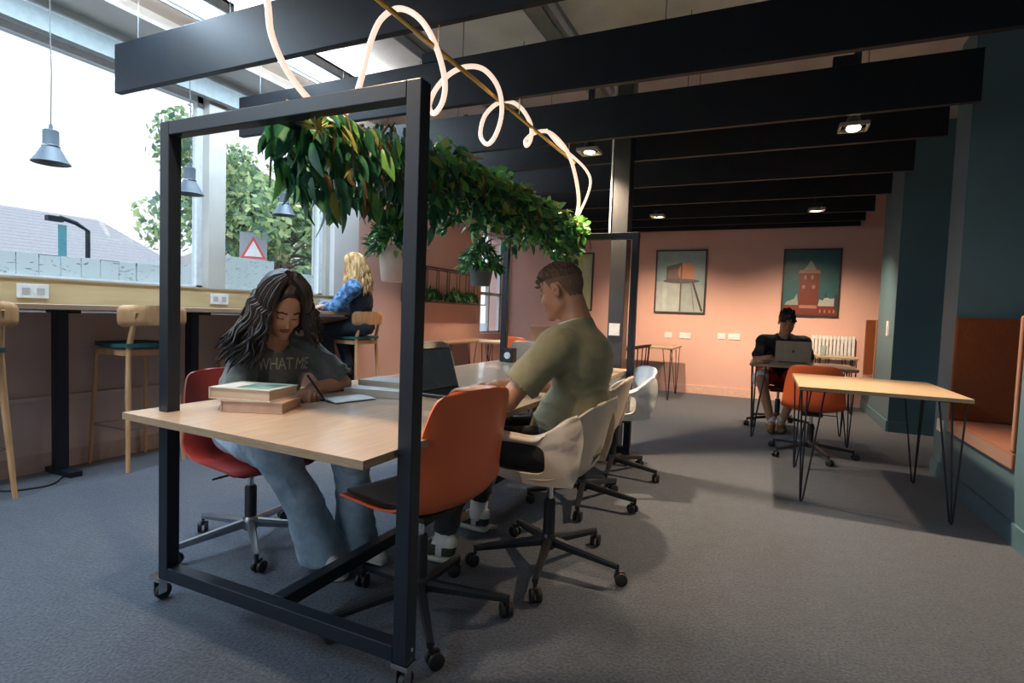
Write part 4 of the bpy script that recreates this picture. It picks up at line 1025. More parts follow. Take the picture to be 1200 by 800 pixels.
def surf(prims, h):
    ad = [q for q in prims if not q['sub'] and q['t'] != 'p']
    lo = np.min([ext(q)[0] for q in ad], 0)-.03; hi = np.max([ext(q)[1] for q in ad], 0)+.03
    n = np.ceil((hi-lo)/h).astype(int)+1
    ax = [(lo[i]+np.arange(n[i])*h).astype(np.float32) for i in range(3)]
    F = np.full(n, .08, np.float32)
    for q in prims:
        if q['t'] == 'p': sl = (slice(None),)*3
        else:
            a, b = ext(q); m = q['k']+.03
            i0 = np.maximum(((a-m-lo)/h).astype(int), 0); i1 = np.minimum(((b+m-lo)/h).astype(int)+2, n)
            if np.any(i1 <= i0): continue
            sl = tuple(slice(i0[i], i1[i]) for i in range(3))
        X = ax[0][sl[0]][:, None, None]; Y = ax[1][sl[1]][None, :, None]; Z = ax[2][sl[2]][None, None, :]
        d = pd(q, X, Y, Z); f = F[sl]; k = q['k']
        if q['sub']:
            d = -d; hh = np.maximum(k-np.abs(f-d), 0)/k; F[sl] = np.maximum(f, d)+hh*hh*k*.25
        else:
            hh = np.maximum(k-np.abs(f-d), 0)/k; F[sl] = np.minimum(f, d)-hh*hh*k*.25
    S = F < 0; m = [s-1 for s in n]
    cnt = np.zeros(m, np.int8)
    offs = [(i, j, k) for i in (0, 1) for j in (0, 1) for k in (0, 1)]
    for o in offs: cnt += S[o[0]:o[0]+m[0], o[1]:o[1]+m[1], o[2]:o[2]+m[2]]
    act = (cnt > 0) & (cnt < 8); ids = np.argwhere(act); idx = np.full(m, -1, np.int64); idx[act] = np.arange(len(ids))
    pos = np.zeros((len(ids), 3)); c = np.zeros(len(ids))
    for a in offs:
        for ax_ in range(3):
            if a[ax_]: continue
            b = list(a); b[ax_] = 1
            fa = F[ids[:, 0]+a[0], ids[:, 1]+a[1], ids[:, 2]+a[2]]; fb = F[ids[:, 0]+b[0], ids[:, 1]+b[1], ids[:, 2]+b[2]]
            mk = (fa < 0) != (fb < 0); t = np.where(mk, fa/np.where(mk, fa-fb, 1), 0)
            pos += mk[:, None]*(np.array(a)+t[:, None]*(np.array(b)-np.array(a))); c += mk
    V = (ids+pos/c[:, None])*h+lo
    Q = []
    for ax_ in range(3):
        o1, o2 = [(1, 2), (2, 0), (0, 1)][ax_]
        sa = [slice(0, n[i]) for i in range(3)]; sb = list(sa); sa[ax_] = slice(0, n[ax_]-1); sb[ax_] = slice(1, n[ax_])
        e = S[tuple(sa)] != S[tuple(sb)]; inside = S[tuple(sa)]
        I = np.argwhere(e); I = I[(I[:, o1] > 0) & (I[:, o2] > 0) & (I[:, o1] < m[o1]) & (I[:, o2] < m[o2])]
        def cell(d1, d2):
            J = I.copy(); J[:, o1] -= d1; J[:, o2] -= d2; return idx[J[:, 0], J[:, 1], J[:, 2]]
        q = np.stack([cell(1, 1), cell(0, 1), cell(0, 0), cell(1, 0)], 1)
        fl = ~inside[I[:, 0], I[:, 1], I[:, 2]]; q[fl] = q[fl][:, ::-1]
        Q.append(q)
    return V, np.concatenate(Q)
def sdf_obj(name, prims, h, mats, parent, matfn=None, disp=None, smooth=2, label=None, keep_main=False):
    V, Q = surf(prims, h)
    # vertex adjacency smoothing
    e = np.concatenate([Q[:, [0, 1]], Q[:, [1, 2]], Q[:, [2, 3]], Q[:, [3, 0]]])
    for _ in range(smooth):
        A = np.zeros_like(V); n = np.zeros(len(V))
        for i in range(3):
            A[:, i] = np.bincount(e[:, 0], V[e[:, 1], i], len(V))
        n = np.bincount(e[:, 0], minlength=len(V)); V = V*.5+A/np.maximum(n, 1)[:, None]*.5
    if disp is not None:
        a = V[Q[:, 1]]-V[Q[:, 0]]; b = V[Q[:, 3]]-V[Q[:, 0]]; fn = np.cross(a, b); N = np.zeros_like(V)
        for i in range(3):
            for j in range(4): N[:, i] += np.bincount(Q[:, j], fn[:, i], len(V))
        N /= np.linalg.norm(N, axis=1)[:, None]+1e-12
        V = V+N*disp(V)[:, None]
    me = bpy.data.meshes.new(name); me.vertices.add(len(V)); me.vertices.foreach_set('co', V.astype(np.float32).ravel())
    me.loops.add(len(Q)*4); me.loops.foreach_set('vertex_index', Q.astype(np.int32).ravel())
    me.polygons.add(len(Q)); me.polygons.foreach_set('loop_start', (np.arange(len(Q))*4).astype(np.int32)); me.polygons.foreach_set('loop_total', np.full(len(Q), 4, np.int32))
    me.polygons.foreach_set('use_smooth', np.ones(len(Q), bool))
    mats = mats if isinstance(mats, (list, tuple)) else [mats]
    for m in mats: me.materials.append(m)
    if matfn is not None: me.polygons.foreach_set('material_index', matfn(V[Q].mean(1)).astype(np.int32))
    me.update(); me.validate()
    o = bpy.data.objects.new(name, me); COL.objects.link(o)
    if parent is not None: o.parent = parent; o.matrix_parent_inverse = mat_of(parent).inverted()
    if label: o['label'] = label
    return o
def folds(dirv, freq, amp, seed=0, mask=None, warp=.6):
    """ridged cloth folds running across dirv"""
    d = np.array(dirv, float); d /= np.linalg.norm(d)
    rs = np.random.RandomState(seed); K = [(rs.normal(size=3)*freq*.35, rs.uniform(0, 6.3)) for _ in range(5)]
    def fn(V):
        w = sum(np.sin(V@k+p) for k, p in K)/2.2
        s = V@d*freq+w*warp*3; r = 1-np.abs(np.sin(s)); r2 = np.sin(V@(d*freq*.47+K[0][0]*.6)+w*2)
        out = amp*(r**2*1.3-.5+.5*r2)
        return out*mask(V) if mask is not None else out
    return fn
def nrm(v): v = np.array(v, float); return v/np.linalg.norm(v)

def head_prims(c, f, u, sc=1, female=False):
    f = nrm(f); u = nrm(np.array(u)-f*(np.array(u)@f)); s = np.cross(u, f); c = np.array(c, float)
    ax = [s, f, u]
    def L(a, b, d): return c+(s*a+f*b+u*d)*sc
    P = [E_(L(0, -.012, .030), V3(.074, .094, .088)*sc, ax, .01), E_(L(0, .030, -.018), V3(.062, .062, .082)*sc, ax, .03)]
    jw = .050 if female else .056
    P += [E_(L(0, .022, -.062), V3(jw, .060, .048)*sc, ax, .03), C(L(.045, .0, -.058), L(.012, .074, -.098), .018*sc, .016*sc, .02), C(L(-.045, .0, -.058), L(-.012, .074, -.098), .018*sc, .016*sc, .02)]
    P += [E_(L(0, .082, -.100), V3(.020, .014, .015)*sc, ax, .015)]
    for q in (1, -1):
        P += [E_(L(q*.036, .068, -.030), V3(.024, .022, .022)*sc, ax, .02)]        # cheeks
        P += [C(L(q*.012, .088, .026), L(q*.046, .074, .024), .0085*sc, .007*sc, .014)]   # brow ridge
    for q in (1, -1): P += [dict(E_(L(q*.031, .099, .006), V3(.018, .013, .011)*sc, ax, .012), sub=True)]
    for q in (1, -1): P += [E_(L(q*.031, .0785, .003), V3(.0145, .0125, .0125)*sc, ax, .003)]
    P += [C(L(0, .088, .012), L(0, .106, -.030), .0065*sc, .0095*sc, .008), E_(L(0, .106, -.034), V3(.0115, .0105, .0085)*sc, ax, .005)]
    for q in (1, -1): P += [E_(L(q*.011, .096, -.036), V3(.0065, .008, .006)*sc, ax, .004)]
    P += [C(L(-.017, .086, -.0605), L(.017, .086, -.0605), .006*sc, k=.006), C(L(-.006, .092, -.059), L(.006, .092, -.059), .0052*sc, k=.006), C(L(-.014, .088, -.070), L(.014, .088, -.070), .0068*sc, k=.005)]
    P += [dict(C(L(-.021, .098, -.0648), L(.021, .098, -.0648), .0022*sc, k=.003), sub=True)]
    for q in (1, -1):
        e = nrm(s*q*.9-f*.42); a1 = np.cross(u, e)
        P += [E_(L(q*.080, -.006, -.004), V3(.0085, .019, .032)*sc, [e, nrm(a1), u], .006), C(L(q*.083, -.012, .020), L(q*.084, -.020, -.004), .0045*sc, k=.004), dict(E_(L(q*.088, .0, -.002), V3(.006, .008, .013)*sc, [e, nrm(a1), u], .004), sub=True)]
    return P, L, (s, f, u)
def head_mat(c, ax, sc, hairzone=None):
    s, f, u = ax; c = np.array(c)
    def fn(X, idx):
        D = (X-c)/sc; a, b, d = D@s, D@f, D@u
        lip = (b > .083) & (((np.abs(a)/.024)**2+((d+.065)/.0125)**2) < 1); idx[lip] = 1
        lash = (b > .07) & (np.abs(np.abs(a)-.031) < .0150) & (np.abs(d+.0035+((np.abs(a)-.031)/.017)**2*-.003) < .0026); idx[lash] = 2
        br = (b > .06) & (np.abs(np.abs(a)-.033) < .020) & (np.abs(d-(.0285-((np.abs(a)-.028)/.025)**2*.006)) < .0045); idx[br] = 2
        if hairzone is not None: idx[hairzone(a, b, d)] = 3
        return idx
    return fn
def hand_prims(w, d, n, curl, sc=1, left=True, spread=.1, thumb=.8, idxcurl=None):
    """w wrist, d direction of fingers, n palm normal (out of the back of the hand); curl per joint in radians"""
    w = np.array(w, float); d = nrm(d); n = nrm(np.array(n)-d*(np.array(n)@d)); s = np.cross(d, n)*(1 if left else -1)   # s towards the thumb side
    P = [C(w-d*.01, w+d*.03*sc, .024*sc, .026*sc, .012, (n, .62))]
    kn = w+d*.088*sc
    P += [C(w+d*.028*sc+s*.010*sc, kn+s*.024*sc-d*.012, .019*sc, .0145*sc, .01, (n, .72)), C(w+d*.028*sc-s*.008*sc, kn-s*.026*sc-d*.016, .019*sc, .013*sc, .01, (n, .72)), C(w+d*.03*sc, kn-d*.012*sc, .020*sc, .016*sc, .01, (n, .72))]
    for i, (o, L) in enumerate(((.030, .070), (.010, .079), (-.010, .073), (-.029, .058))):
        p = kn+s*o*sc-d*(.004+.010*abs(i-1)*.6)*sc; dd = nrm(d+s*(o*spread*30*.12)); cu = curl[i] if isinstance(curl, (list, tuple)) else curl
        ang = 0; r = .0092*sc if i < 3 else .0080*sc
        for j, (fr, cc) in enumerate(((.48, .55), (.30, 1.0), (.24, .7))):
            ang += cu*cc; v = dd*math.cos(ang)-n*math.sin(ang); q = p+v*L*fr*sc*1.05
            P.append(C(p, q, r*(1-.07*j), r*(1-.07*(j+1)), .0035)); p = q
    t0 = w+d*.022*sc+s*.020*sc-n*.004; t1 = t0+(d*.55+s*.75-n*.25*thumb)*.036*sc; t2 = t1+(d*.85+s*.25-n*.5*thumb)*.032*sc; t3 = t2+(d*.9-s*.1-n*.5*thumb)*.026*sc
    P += [C(t0, t1, .0145*sc, .0120*sc, .008), C(t1, t2, .0115*sc, .0100*sc, .004), C(t2, t3, .0100*sc, .0082*sc, .003)]
    return P
SK_BR = mat('brown_skin', (.56, .30, .185), .45, col2=(.50, .26, .16), nscale=9, bump=.03, bscale=180)
SK_TN = mat('tan_skin', (.46, .235, .14), .42, col2=(.41, .20, .115), nscale=9, bump=.03, bscale=180)
SK_FR = mat('fair_skin', (.60, .36, .26), .45, nscale=9)
LIP = mat('lip_skin', (.30, .085, .07), .4); LIPM = mat('lip_skin_tan', (.38, .14, .10), .45)
LASH = mat('brow_hair', (.015, .010, .008), .6)
BUZZ = mat('buzzed_hair', (.13, .075, .045), .7, col2=(.20, .115, .07), nscale=160, bump=.4, bscale=300)
def shoe_prims(h, d, L=.27, lift=0):
    """h = heel ground point, d = toe direction"""
    d = nrm((d[0], d[1], 0)); s = np.array((-d[1], d[0], 0)); h = np.array(h, float); z = np.array((0, 0, 1.))
    up = [C(h+d*.03+z*.052, h+d*.02+z*.095, .036, .037, .012, (s, .88)), C(h+d*.04+z*.045, h+d*(L-.045)+z*.033, .036, .030, .02, (z, .9)), C(h+d*.07+z*.078, h+d*(L*.62)+z*.050, .034, .03, .02), C(h+d*(L-.07)+z*.032, h+d*(L-.04)+z*.030, .040, .034, .02, (z, .72))]
    so_ = [C(h+d*.028+z*.016, h+d*(L-.05)+z*.016, .037, .042, .02, (z, .5)), P_(h, (0, 0, -1))]
    return up, so_, d, s

# ============ writing woman ============
def build_writer():
    o3 = np.array((.09, -.02, 0))
    def A(x, y, z): return np.array((x, y, z))+o3
    F = nrm((.93, -.37, 0)); S = np.cross((0, 0, 1), F)
    t = thing('person', 'woman with long dark wavy hair in a grey lettered t-shirt, writing', 'person', (-2.15, 1.85, 0))
    hip = A(-2.30, 1.93, .56); chest = A(-2.19, 1.88, .82); neck = A(-2.12, 1.86, 1.01)
    rs, ls_ = A(-2.17, 1.745, .94), A(-2.06, 2.01, .94)
    re, le = A(-2.12, 1.66, .775), A(-1.93, 2.10, .785)
    rw, lw = A(-1.945, 1.755, .772), A(-1.93, 1.905, .785)
    hc = np.array((-1.975, 1.835, 1.140))
    hf = nrm(F*.80+np.array((0, 0, -.52))+S*-.06); hu = nrm(np.array((0, 0, 1))+F*.55)
    hp, L, ax = head_prims(hc, hf, hu, .98, True)
    rk, lk = np.array((-1.83, 1.68, .54)), np.array((-1.68, 1.96, .53)); ra, la = np.array((-1.73, 1.855, .10)), np.array((-1.68, 2.01, .10))
    tor = [E_(hip, (.13, .17, .12), [F, S, (0, 0, 1)], .03), C(hip, chest, .12, .125, .04, (F, .80)), C(rs*.7+chest*.3+np.array((0, 0, .02)), ls_*.7+chest*.3+np.array((0, 0, .02)), .070, .070, .05, (F, .85)), C(chest, neck-F*.02, .12, .06, .04, (F, .85))]
    body = list(tor)+[C(neck-F*.03-np.array((0, 0, .03)), L(0, -.022, -.055), .050, .046, .02)]
    body += [C(rs, re, .045, .038, .02), C(re, rw, .038, .026, .012), C(ls_, le, .045, .038, .02), C(le, lw, .038, .026, .012)]
    body += [C(hip-S*.09, rk, .085, .06, .03), C(hip+S*.09, lk, .085, .06, .03), C(rk, ra, .055, .035, .02), C(lk, la, .055, .035, .02)]
    for a in (ra, la): body += [C(a, a+np.array((.10, -.03, -.055)), .03, .024, .01)]
    body += hand_prims(rw, nrm((.80, .50, -.02)), (.1, -.25, 1), (.55, .75, .85, .95), .92, left=False, thumb=1.2)
    body += hand_prims(lw, nrm((.55, -.55, -.10)), (.1, .2, 1), (.35, .4, .5, .6), .92, left=True)
    body += hp
    hm = head_mat(hc, ax, .98)
    sdf_obj('body', body, .005, [SK_BR, LIP, LASH], t, lambda X: hm(X, np.zeros(len(X), int)))
    # t-shirt
    def off(p, d): q = dict(p); 
    def grow(P, g):
        out = []
        for q in P:
            q = dict(q)
            if q['t'] == 'c': q['ra'] += g; q['rb'] += g
            elif q['t'] == 'e': q['r'] = q['r']+g
            out.append(q)
        return out
    TEE = mat('grey_green_tee', (.105, .13, .135), .85, col2=(.085, .108, .115), nscale=40, bump=.15, bscale=200, sheen=.3)
    sr, sl2 = rs+(re-rs)*.95, ls_+(le-ls_)*.80
    sh = grow(tor, .018)+[C(hip-F*.02, chest, .15, .14, .05, (F, .85)), C(rs, sr, .056, .072, .03), C(ls_, sl2, .056, .074, .03),
        dict(C(sr+(re-rs)*.02, sr+(re-rs)*.5, .065, .068, .004), sub=True), dict(C(sl2+(le-ls_)*.03, sl2+(le-ls_)*.5, .066, .069, .004), sub=True),
        dict(C(neck+F*.035+np.array((0, 0, .0)), neck+F*.01+np.array((0, 0, .12)), .066, .075, .004), sub=True), P_(hip-np.array((0, 0, .07)), (0, 0, -1)),
        P_(sr+(re-rs)*.10, re-rs), ]
    # the plane cut above would slice the torso: only keep for sleeve by using capsule subtraction instead
    sh = sh[:-1]+[dict(C(sr+(re-rs)*.45, sr+(re-rs)*1.2, .085, .085, .004), sub=True), dict(C(sl2+(le-ls_)*.42, sl2+(le-ls_)*1.2, .088, .088, .004), sub=True)]
    sub_arm = [q for q in sh if q['sub'] and q['t'] == 'c' and np.linalg.norm(q['a']-neck) > .16]; slv = [q for q in sh if not q['sub'] and q['t'] == 'c' and (np.allclose(q['a'], rs) or np.allclose(q['a'], ls_))]
    ids = set(map(id, sub_arm+slv)); sh = slv+sub_arm+[q for q in sh if id(q) not in ids]
    so = sdf_obj('t_shirt', sh, .006, TEE, t, disp=folds((.2, .3, 1), 42, .004, 3))
    from mathutils.bvhtree import BVHTree
    bvh = BVHTree.FromPolygons([v.co for v in so.data.vertices], [tuple(p.vertices) for p in so.data.polygons])
    # shirt lettering on the chest
    txt = bpy.data.curves.new('lettering', 'FONT'); txt.body = 'WHAT ME'; txt.size = .062; txt.extrude = .0008; txt.align_x = 'CENTER'; txt.space_character = .92
    to = bpy.data.objects.new('lettering', txt); COL.objects.link(to)
    dg = bpy.context.evaluated_depsgraph_get(); me = bpy.data.meshes.new_from_object(to.evaluated_get(dg)); bpy.data.objects.remove(to)
    # wrap on the chest front: cylinder-like projection
    n_ = nrm(F*1.0+np.array((0, 0, .10))-S*.05); up_ = nrm(np.array((0, 0, 1))-n_*n_[2]); rt = np.cross(up_, n_)
    base_ = chest+n_*.138+np.array((0, 0, .03))+rt*.035
    bm = bmesh.new(); bm.from_mesh(me); bmesh.ops.subdivide_edges(bm, edges=[e for e in bm.edges if e.calc_length() > .012], cuts=2); bm.to_mesh(me); bm.free()
    for v in me.vertices:
        x, y, z = v.co.x, v.co.y*1.25, v.co.z
        th = x/.16
        p = base_+rt*math.sin(th)*.15+up_*y
        hit = bvh.ray_cast(Vector(p+n_*.2), Vector(-n_))[0]
        v.co = (hit if hit else Vector(p))+Vector(n_)*(z+.0015)
    me.materials.clear(); me.materials.append(mat('cream_ink', (.46, .44, .38), .8))
    lo = bpy.data.objects.new('lettering', me); COL.objects.link(lo); lo.parent = t; lo.matrix_parent_inverse = mat_of(t).inverted()
    # jeans
    DEN = mat('pale_denim', (.24, .34, .44), .85, col2=(.38, .50, .60), nscale=16, bump=.25, bscale=160, detail=5)
    je = [E_(hip-np.array((0, 0, .01)), (.15, .19, .115), [F, S, (0, 0, 1)], .03)]
    for sgn, kk, aa in ((-1, rk, ra), (1, lk, la)):
        h0 = hip+S*.095*sgn-np.array((0, 0, .01)); foot = aa+np.array((-.0, 0, -.055))
        je += [C(h0, kk+np.array((-.01, 0, 0)), .105, .088, .03), C(kk+np.array((-.015, 0, .0)), (kk+aa)/2, .080, .078, .02), C((kk+aa)/2, foot, .078, .104, .02), dict(C(foot-np.array((0, 0, .005)), foot-np.array((0, 0, .09)), .095, .10, .004), sub=True)]
    je += [P_(np.array((0, 0, .028)), (0, 0, -1))]
    sdf_obj('jeans', je, .0065, DEN, t, disp=folds((.5, .2, 1), 30, .005, 8))
    # shoes
    for hh, dd in ((ra+np.array((-.05, .01, -.10)), (1, -.35)), (la+np.array((-.05, .01, -.10)), (1, -.15))):
        up, so_, d, s = shoe_prims(hh, dd, .25)
        sdf_obj('shoe', up+[P_(hh+np.array((0, 0, .022)), (0, 0, -1))], .005, mat('off_white_shoe', (.62, .60, .56), .6), t)
        sdf_obj('shoe_sole', so_, .005, mat('off_white_sole', (.70, .68, .62), .6), t)
    # hair: cap and wavy locks
    HR = mat('dark_brown_hair', (.013, .011, .012), .42, col2=(.032, .027, .028), nscale=30, stretch=(1, 1, .3), spec=.3)
    s, f, u = ax
    cap = [E_(L(0, -.020, .038), V3(.088, .104, .094), [s, f, u], .01), C(L(.05, -.03, .02), L(.06, -.05, -.09), .045, .04, .03), C(L(-.05, -.03, .02), L(-.06, -.05, -.09), .045, .04, .03), C(L(0, -.07, .02), L(0, -.08, -.11), .05, .06, .03),
           dict(E_(L(.004, .115, -.008), V3(.070, .105, .118), [s, f, u], .006), sub=True)]
    cap_o = sdf_obj('hair', cap, .006, HR, t, disp=folds(s, 90, .003, 4))
    rr = random.Random(4); b = MB()
    for k in range(380):
        phi = rr.uniform(-1, 1)*2.8 + PI      # 0 = face direction
        if abs(((phi+PI) % (2*PI))-PI) < .60: continue
        dirv = f*math.cos(phi)+s*math.sin(phi)
        side = math.sin(phi)
        pts = []; rr_s = []
        lay = rr.uniform(0, .028); wav = rr.choice((0, 1.2, 2.4, 3.6))+rr.uniform(0, .8); wamp = rr.uniform(.014, .030)
        # along the skull from the parting
        for q in (.12, .35, .6, .85, 1.05):
            a = q*PI/2
            pts.append(L(*(0, -.020, .038))+dirv*(.088+lay)*math.sin(a)*(1.12 if abs(math.cos(phi)) > .7 else 1)+u*(.098+lay)*math.cos(a))
            rr_s.append(.011)
        p = np.array(pts[-1]); left_img = (-S@dirv)    # her right side = towards the camera
        Lh = rr.uniform(.15, .24)+(.04 if left_img > 0 else -.07)+(.02 if math.cos(phi) < 0 else 0)
        outw = nrm(np.array((dirv[0], dirv[1], 0)))*.5+(-S)*(.42 if left_img > -.2 else .0)-F*.22
        nseg = 12
        for j in range(1, nseg+1):
            q = j/nseg
            w_ = wamp*math.sin(q*11+wav)*q**.5
            pp = p+np.array((0, 0, -1))*Lh*q+outw*(.03+.13*q*q)*(.45+lay*20)+np.cross(outw, (0, 0, 1))*w_+outw*w_*.5
            pts.append(pp); rr_s.append(.0125*(1-.1*q) if q < .8 else .0125*(1-q)*4+.0015)
        b.tube([tuple(x) for x in pts], [r_*rr.uniform(.85, 1.1) for r_ in rr_s], 6, flat=.7)
    b.build('wavy_locks', HR, cap_o, smooth=True, world=True)
    # bracelet-ish hair tie and pen
    pn = thing('pen', 'dark pen held in the writing woman\'s hands', 'pen', tuple(rw+np.array((.10, .06, .0))))
    MB().tube([tuple(rw+np.array((.150, .085, -.026))), tuple(rw+np.array((.085, .045, .085)))], .0045, 8).build('barrel', mat('pen_blue_black', (.02, .03, .06), .3), pn, world=True)
    MB().tube([tuple(rw+np.array((.150, .085, -.026))), tuple(rw+np.array((.154, .087, -.031)))], [.003, .001], 8).build('tip', CHROME, pn, world=True)
build_writer()

# ============ man in olive ============
def build_man():
    F = nrm((-1, .0, 0)); S = np.cross((0, 0, 1), F)       # S = his left = -y
    t = thing('person', 'man in an olive t-shirt and black trousers sitting at the black laptop', 'person', (-.85, 2.36, 0))
    hip = np.array((-.78, 2.36, .575)); waist = np.array((-.735, 2.36, .74)); chest = np.array((-.745, 2.36, .93)); neck = np.array((-.765, 2.36, 1.10))
    ls_, rs = np.array((-.80, 2.17, 1.01)), np.array((-.79, 2.55, 1.01))
    le, re = np.array((-.955, 2.07, .795)), np.array((-.97, 2.62, .80))
    lw, rw = np.array((-1.195, 2.22, .795)), np.array((-1.20, 2.47, .795))
    hc = np.array((-.838, 2.352, 1.258))
    hf = nrm(F+np.array((0, 0, -.30))+S*-.05); hu = nrm(np.array((0, 0, 1))+F*.28)
    hp, L, ax = head_prims(hc, hf, hu, 1.0)
    lk, rk = np.array((-1.24, 2.20, .545)), np.array((-1.26, 2.52, .545)); la, ra = np.array((-1.30, 2.16, .10)), np.array((-1.33, 2.55, .10))
    Z = np.array((0, 0, 1.))
    tor = [E_(hip, (.13, .165, .11), [F, S, Z], .03), C(hip, waist, .12, .115, .04, (F, .82)), C(waist, chest, .118, .14, .05, (F, .80)), C(ls_*.75+chest*.25+Z*.02, rs*.75+chest*.25+Z*.02, .085, .085, .04, (F, .9)), C(chest, neck-F*.015, .12, .06, .05, (F, .85)), E_(chest-F*.045+Z*.02, (.075, .15, .12), [F, S, Z], .05)]
    body = list(tor)+[C(neck-F*.025-Z*.03, L(0, -.035, -.045), .060, .055, .03), C(neck+F*.01, L(0, .0, -.07), .045, .045, .02)]
    body += [C(ls_, le, .052, .043, .02), C(le, (le+lw)/2, .044, .040, .015), C((le+lw)/2, lw, .040, .028, .012), C(rs, re, .052, .043, .02), C(re, rw, .044, .028, .015)]
    body += [C(hip+S*.09, lk, .085, .065, .03), C(hip-S*.09, rk, .085, .065, .03), C(lk, la, .06, .038, .02), C(rk, ra, .06, .038, .02)]
    for a in (la, ra): body += [C(a, a+np.array((-.10, 0, -.055)), .032, .026, .01)]
    body += hand_prims(lw, nrm((-.88, .22, -.04)), (-.05, 0, 1), (.35, .30, .32, .35), 1.0, left=True, thumb=.5)
    body += hand_prims(rw, nrm((-.9, -.12, -.04)), (-.05, 0, 1), (.35, .30, .32, .35), 1.0, left=False, thumb=.5)
    body += hp
    def fade(a, b, d):
        low = np.where(b < -.050, -.038-(b+.050)*.0, np.where(b < .020, .036, .012+(b-.020)*1.5))
        low = np.where((b >= -.050) & (b < -.020), -.038+(b+.050)/.030*.074, low)
        return (d > low) & (b < .050+.25*np.clip(d-.03, 0, .05))
    hm = head_mat(hc, ax, 1.0, fade)
    sdf_obj('body', body, .005, [SK_TN, LIPM, LASH, BUZZ], t, lambda X: hm(X, np.zeros(len(X), int)))
    s, f, u = ax
    cap = [E_(L(0, -.010, .040), V3(.0785, .0985, .0905), [s, f, u], .01), E_(L(0, .045, .085), V3(.058, .052, .038), [s, f, u], .02), dict(P_(L(0, 0, .050), nrm(-u+f*.12)), k=.03), dict(E_(L(0, .150, .005), V3(.09, .07, .075), [s, f, u], .01), sub=True)]
    HRM = mat('short_brown_hair', (.06, .037, .024), .6, col2=(.15, .09, .05), nscale=60, bump=.5, bscale=160)
    hcap = sdf_obj('hair', cap, .004, HRM, t, disp=lambda V: .0025*np.sin(V@np.array((210, 60, 40)))*np.sin(V@np.array((50, 230, 90)))+.0012*np.sin(V@np.array((500, 300, 100))))
    rr = random.Random(8); b = MB()
    for k in range(150):
        a = rr.uniform(-.055, .055); bb_ = rr.uniform(-.02, .098); 
        zz = .040+.0905*math.sqrt(max(0, 1-(a/.08)**2-((bb_+.01)/.115)**2))
        p = np.array(L(a, bb_, zz)); d = nrm(u*.6+f*rr.uniform(.1, .9)+s*rr.uniform(-.5, .5))
        q1 = p+d*.008; q2 = q1+nrm(f*.8+s*rr.uniform(-.9, .9)-u*.1)*.008
        b.tube([tuple(p-d*.004), tuple(q1), tuple(q2)], [.0045, .004, .001], 5)
    b.build('curly_tufts', HRM, hcap, smooth=True, world=True)
    # t-shirt
    def grow(P, g):
        out = []
        for q in P:
            q = dict(q)
            if q['t'] == 'c': q['ra'] += g; q['rb'] += g
            elif q['t'] == 'e': q['r'] = q['r']+g
            out.append(q)
        return out
    OL = mat('olive_tee', (.255, .235, .135), .85, col2=(.22, .20, .115), nscale=30, bump=.12, bscale=220, sheen=.2)
    sl, sr = ls_+(le-ls_)*.66, rs+(re-rs)*.66
    sh = grow(tor, .016)+[C(hip+F*.03+Z*.04, waist, .145, .14, .05, (F, .9)), C(ls_, sl, .076, .080, .04), C(rs, sr, .076, .080, .04),
        C(waist-Z*.03+F*.06, hip+F*.08-S*0, .13, .125, .04),
        dict(C(sl+(le-ls_)*.05, sl+(le-ls_)*.5, .071, .072, .004), sub=True), dict(C(sr+(re-rs)*.05, sr+(re-rs)*.5, .071, .072, .004), sub=True),
        dict(C(sl+(le-ls_)*.40, sl+(le-ls_)*1.1, .088, .088, .004), sub=True), dict(C(sr+(re-rs)*.40, sr+(re-rs)*1.1, .088, .088, .004), sub=True),
        dict(C(neck+F*.02+Z*.005, neck+F*.02+Z*.12, .068, .09, .004), sub=True), P_(hip-Z*.03, -Z)]
    def wr(V):
        # folds strongest at the waist and under the arm
        z = V[:, 2]; m = np.clip((.95-z)/.2, .25, 1)
        return folds((.55, .15, 1), 34, .0055, 12)(V)*m
    sub_arm = [q for q in sh if q['sub'] and q['t'] == 'c' and np.linalg.norm(q['a']-neck) > .16]; slv = [q for q in sh if not q['sub'] and q['t'] == 'c' and (np.allclose(q['a'], rs) or np.allclose(q['a'], ls_))]
    ids = set(map(id, sub_arm+slv)); sh = slv+sub_arm+[q for q in sh if id(q) not in ids]
    sdf_obj('t_shirt', sh, .005, OL, t, disp=wr)
    ring = []
    for k in range(25):
        a = 2*PI*k/24; ring.append(tuple(neck+F*.012+Z*(.028+.020*math.cos(a)*-1)+(F*math.cos(a)+S*math.sin(a))*.069))
    MB().tube(ring, .0045, 6).build('collar_edge', mat('white_undershirt', (.75, .72, .66), .8), t, world=True, smooth=True)
    TR = mat('black_trousers', (.014, .015, .019), .85, nscale=30, bump=.2, sheen=.2)
    tr = [E_(hip-Z*.01, (.145, .18, .11), [F, S, Z], .03)]
    for sg, kk, aa in ((1, lk, la), (-1, rk, ra)):
        tr += [C(hip+S*.09*sg, kk, .100, .078, .03), C(kk, aa+(kk-aa)*(.14 if sg > 0 else .24), .076, .062, .02), dict(C(aa+(kk-aa)*(.03 if sg > 0 else .13), aa-Z*.02, .057, .06, .004), sub=True)]
    sdf_obj('trousers', tr, .0065, TR, t, disp=folds((.4, .2, 1), 36, .004, 18))
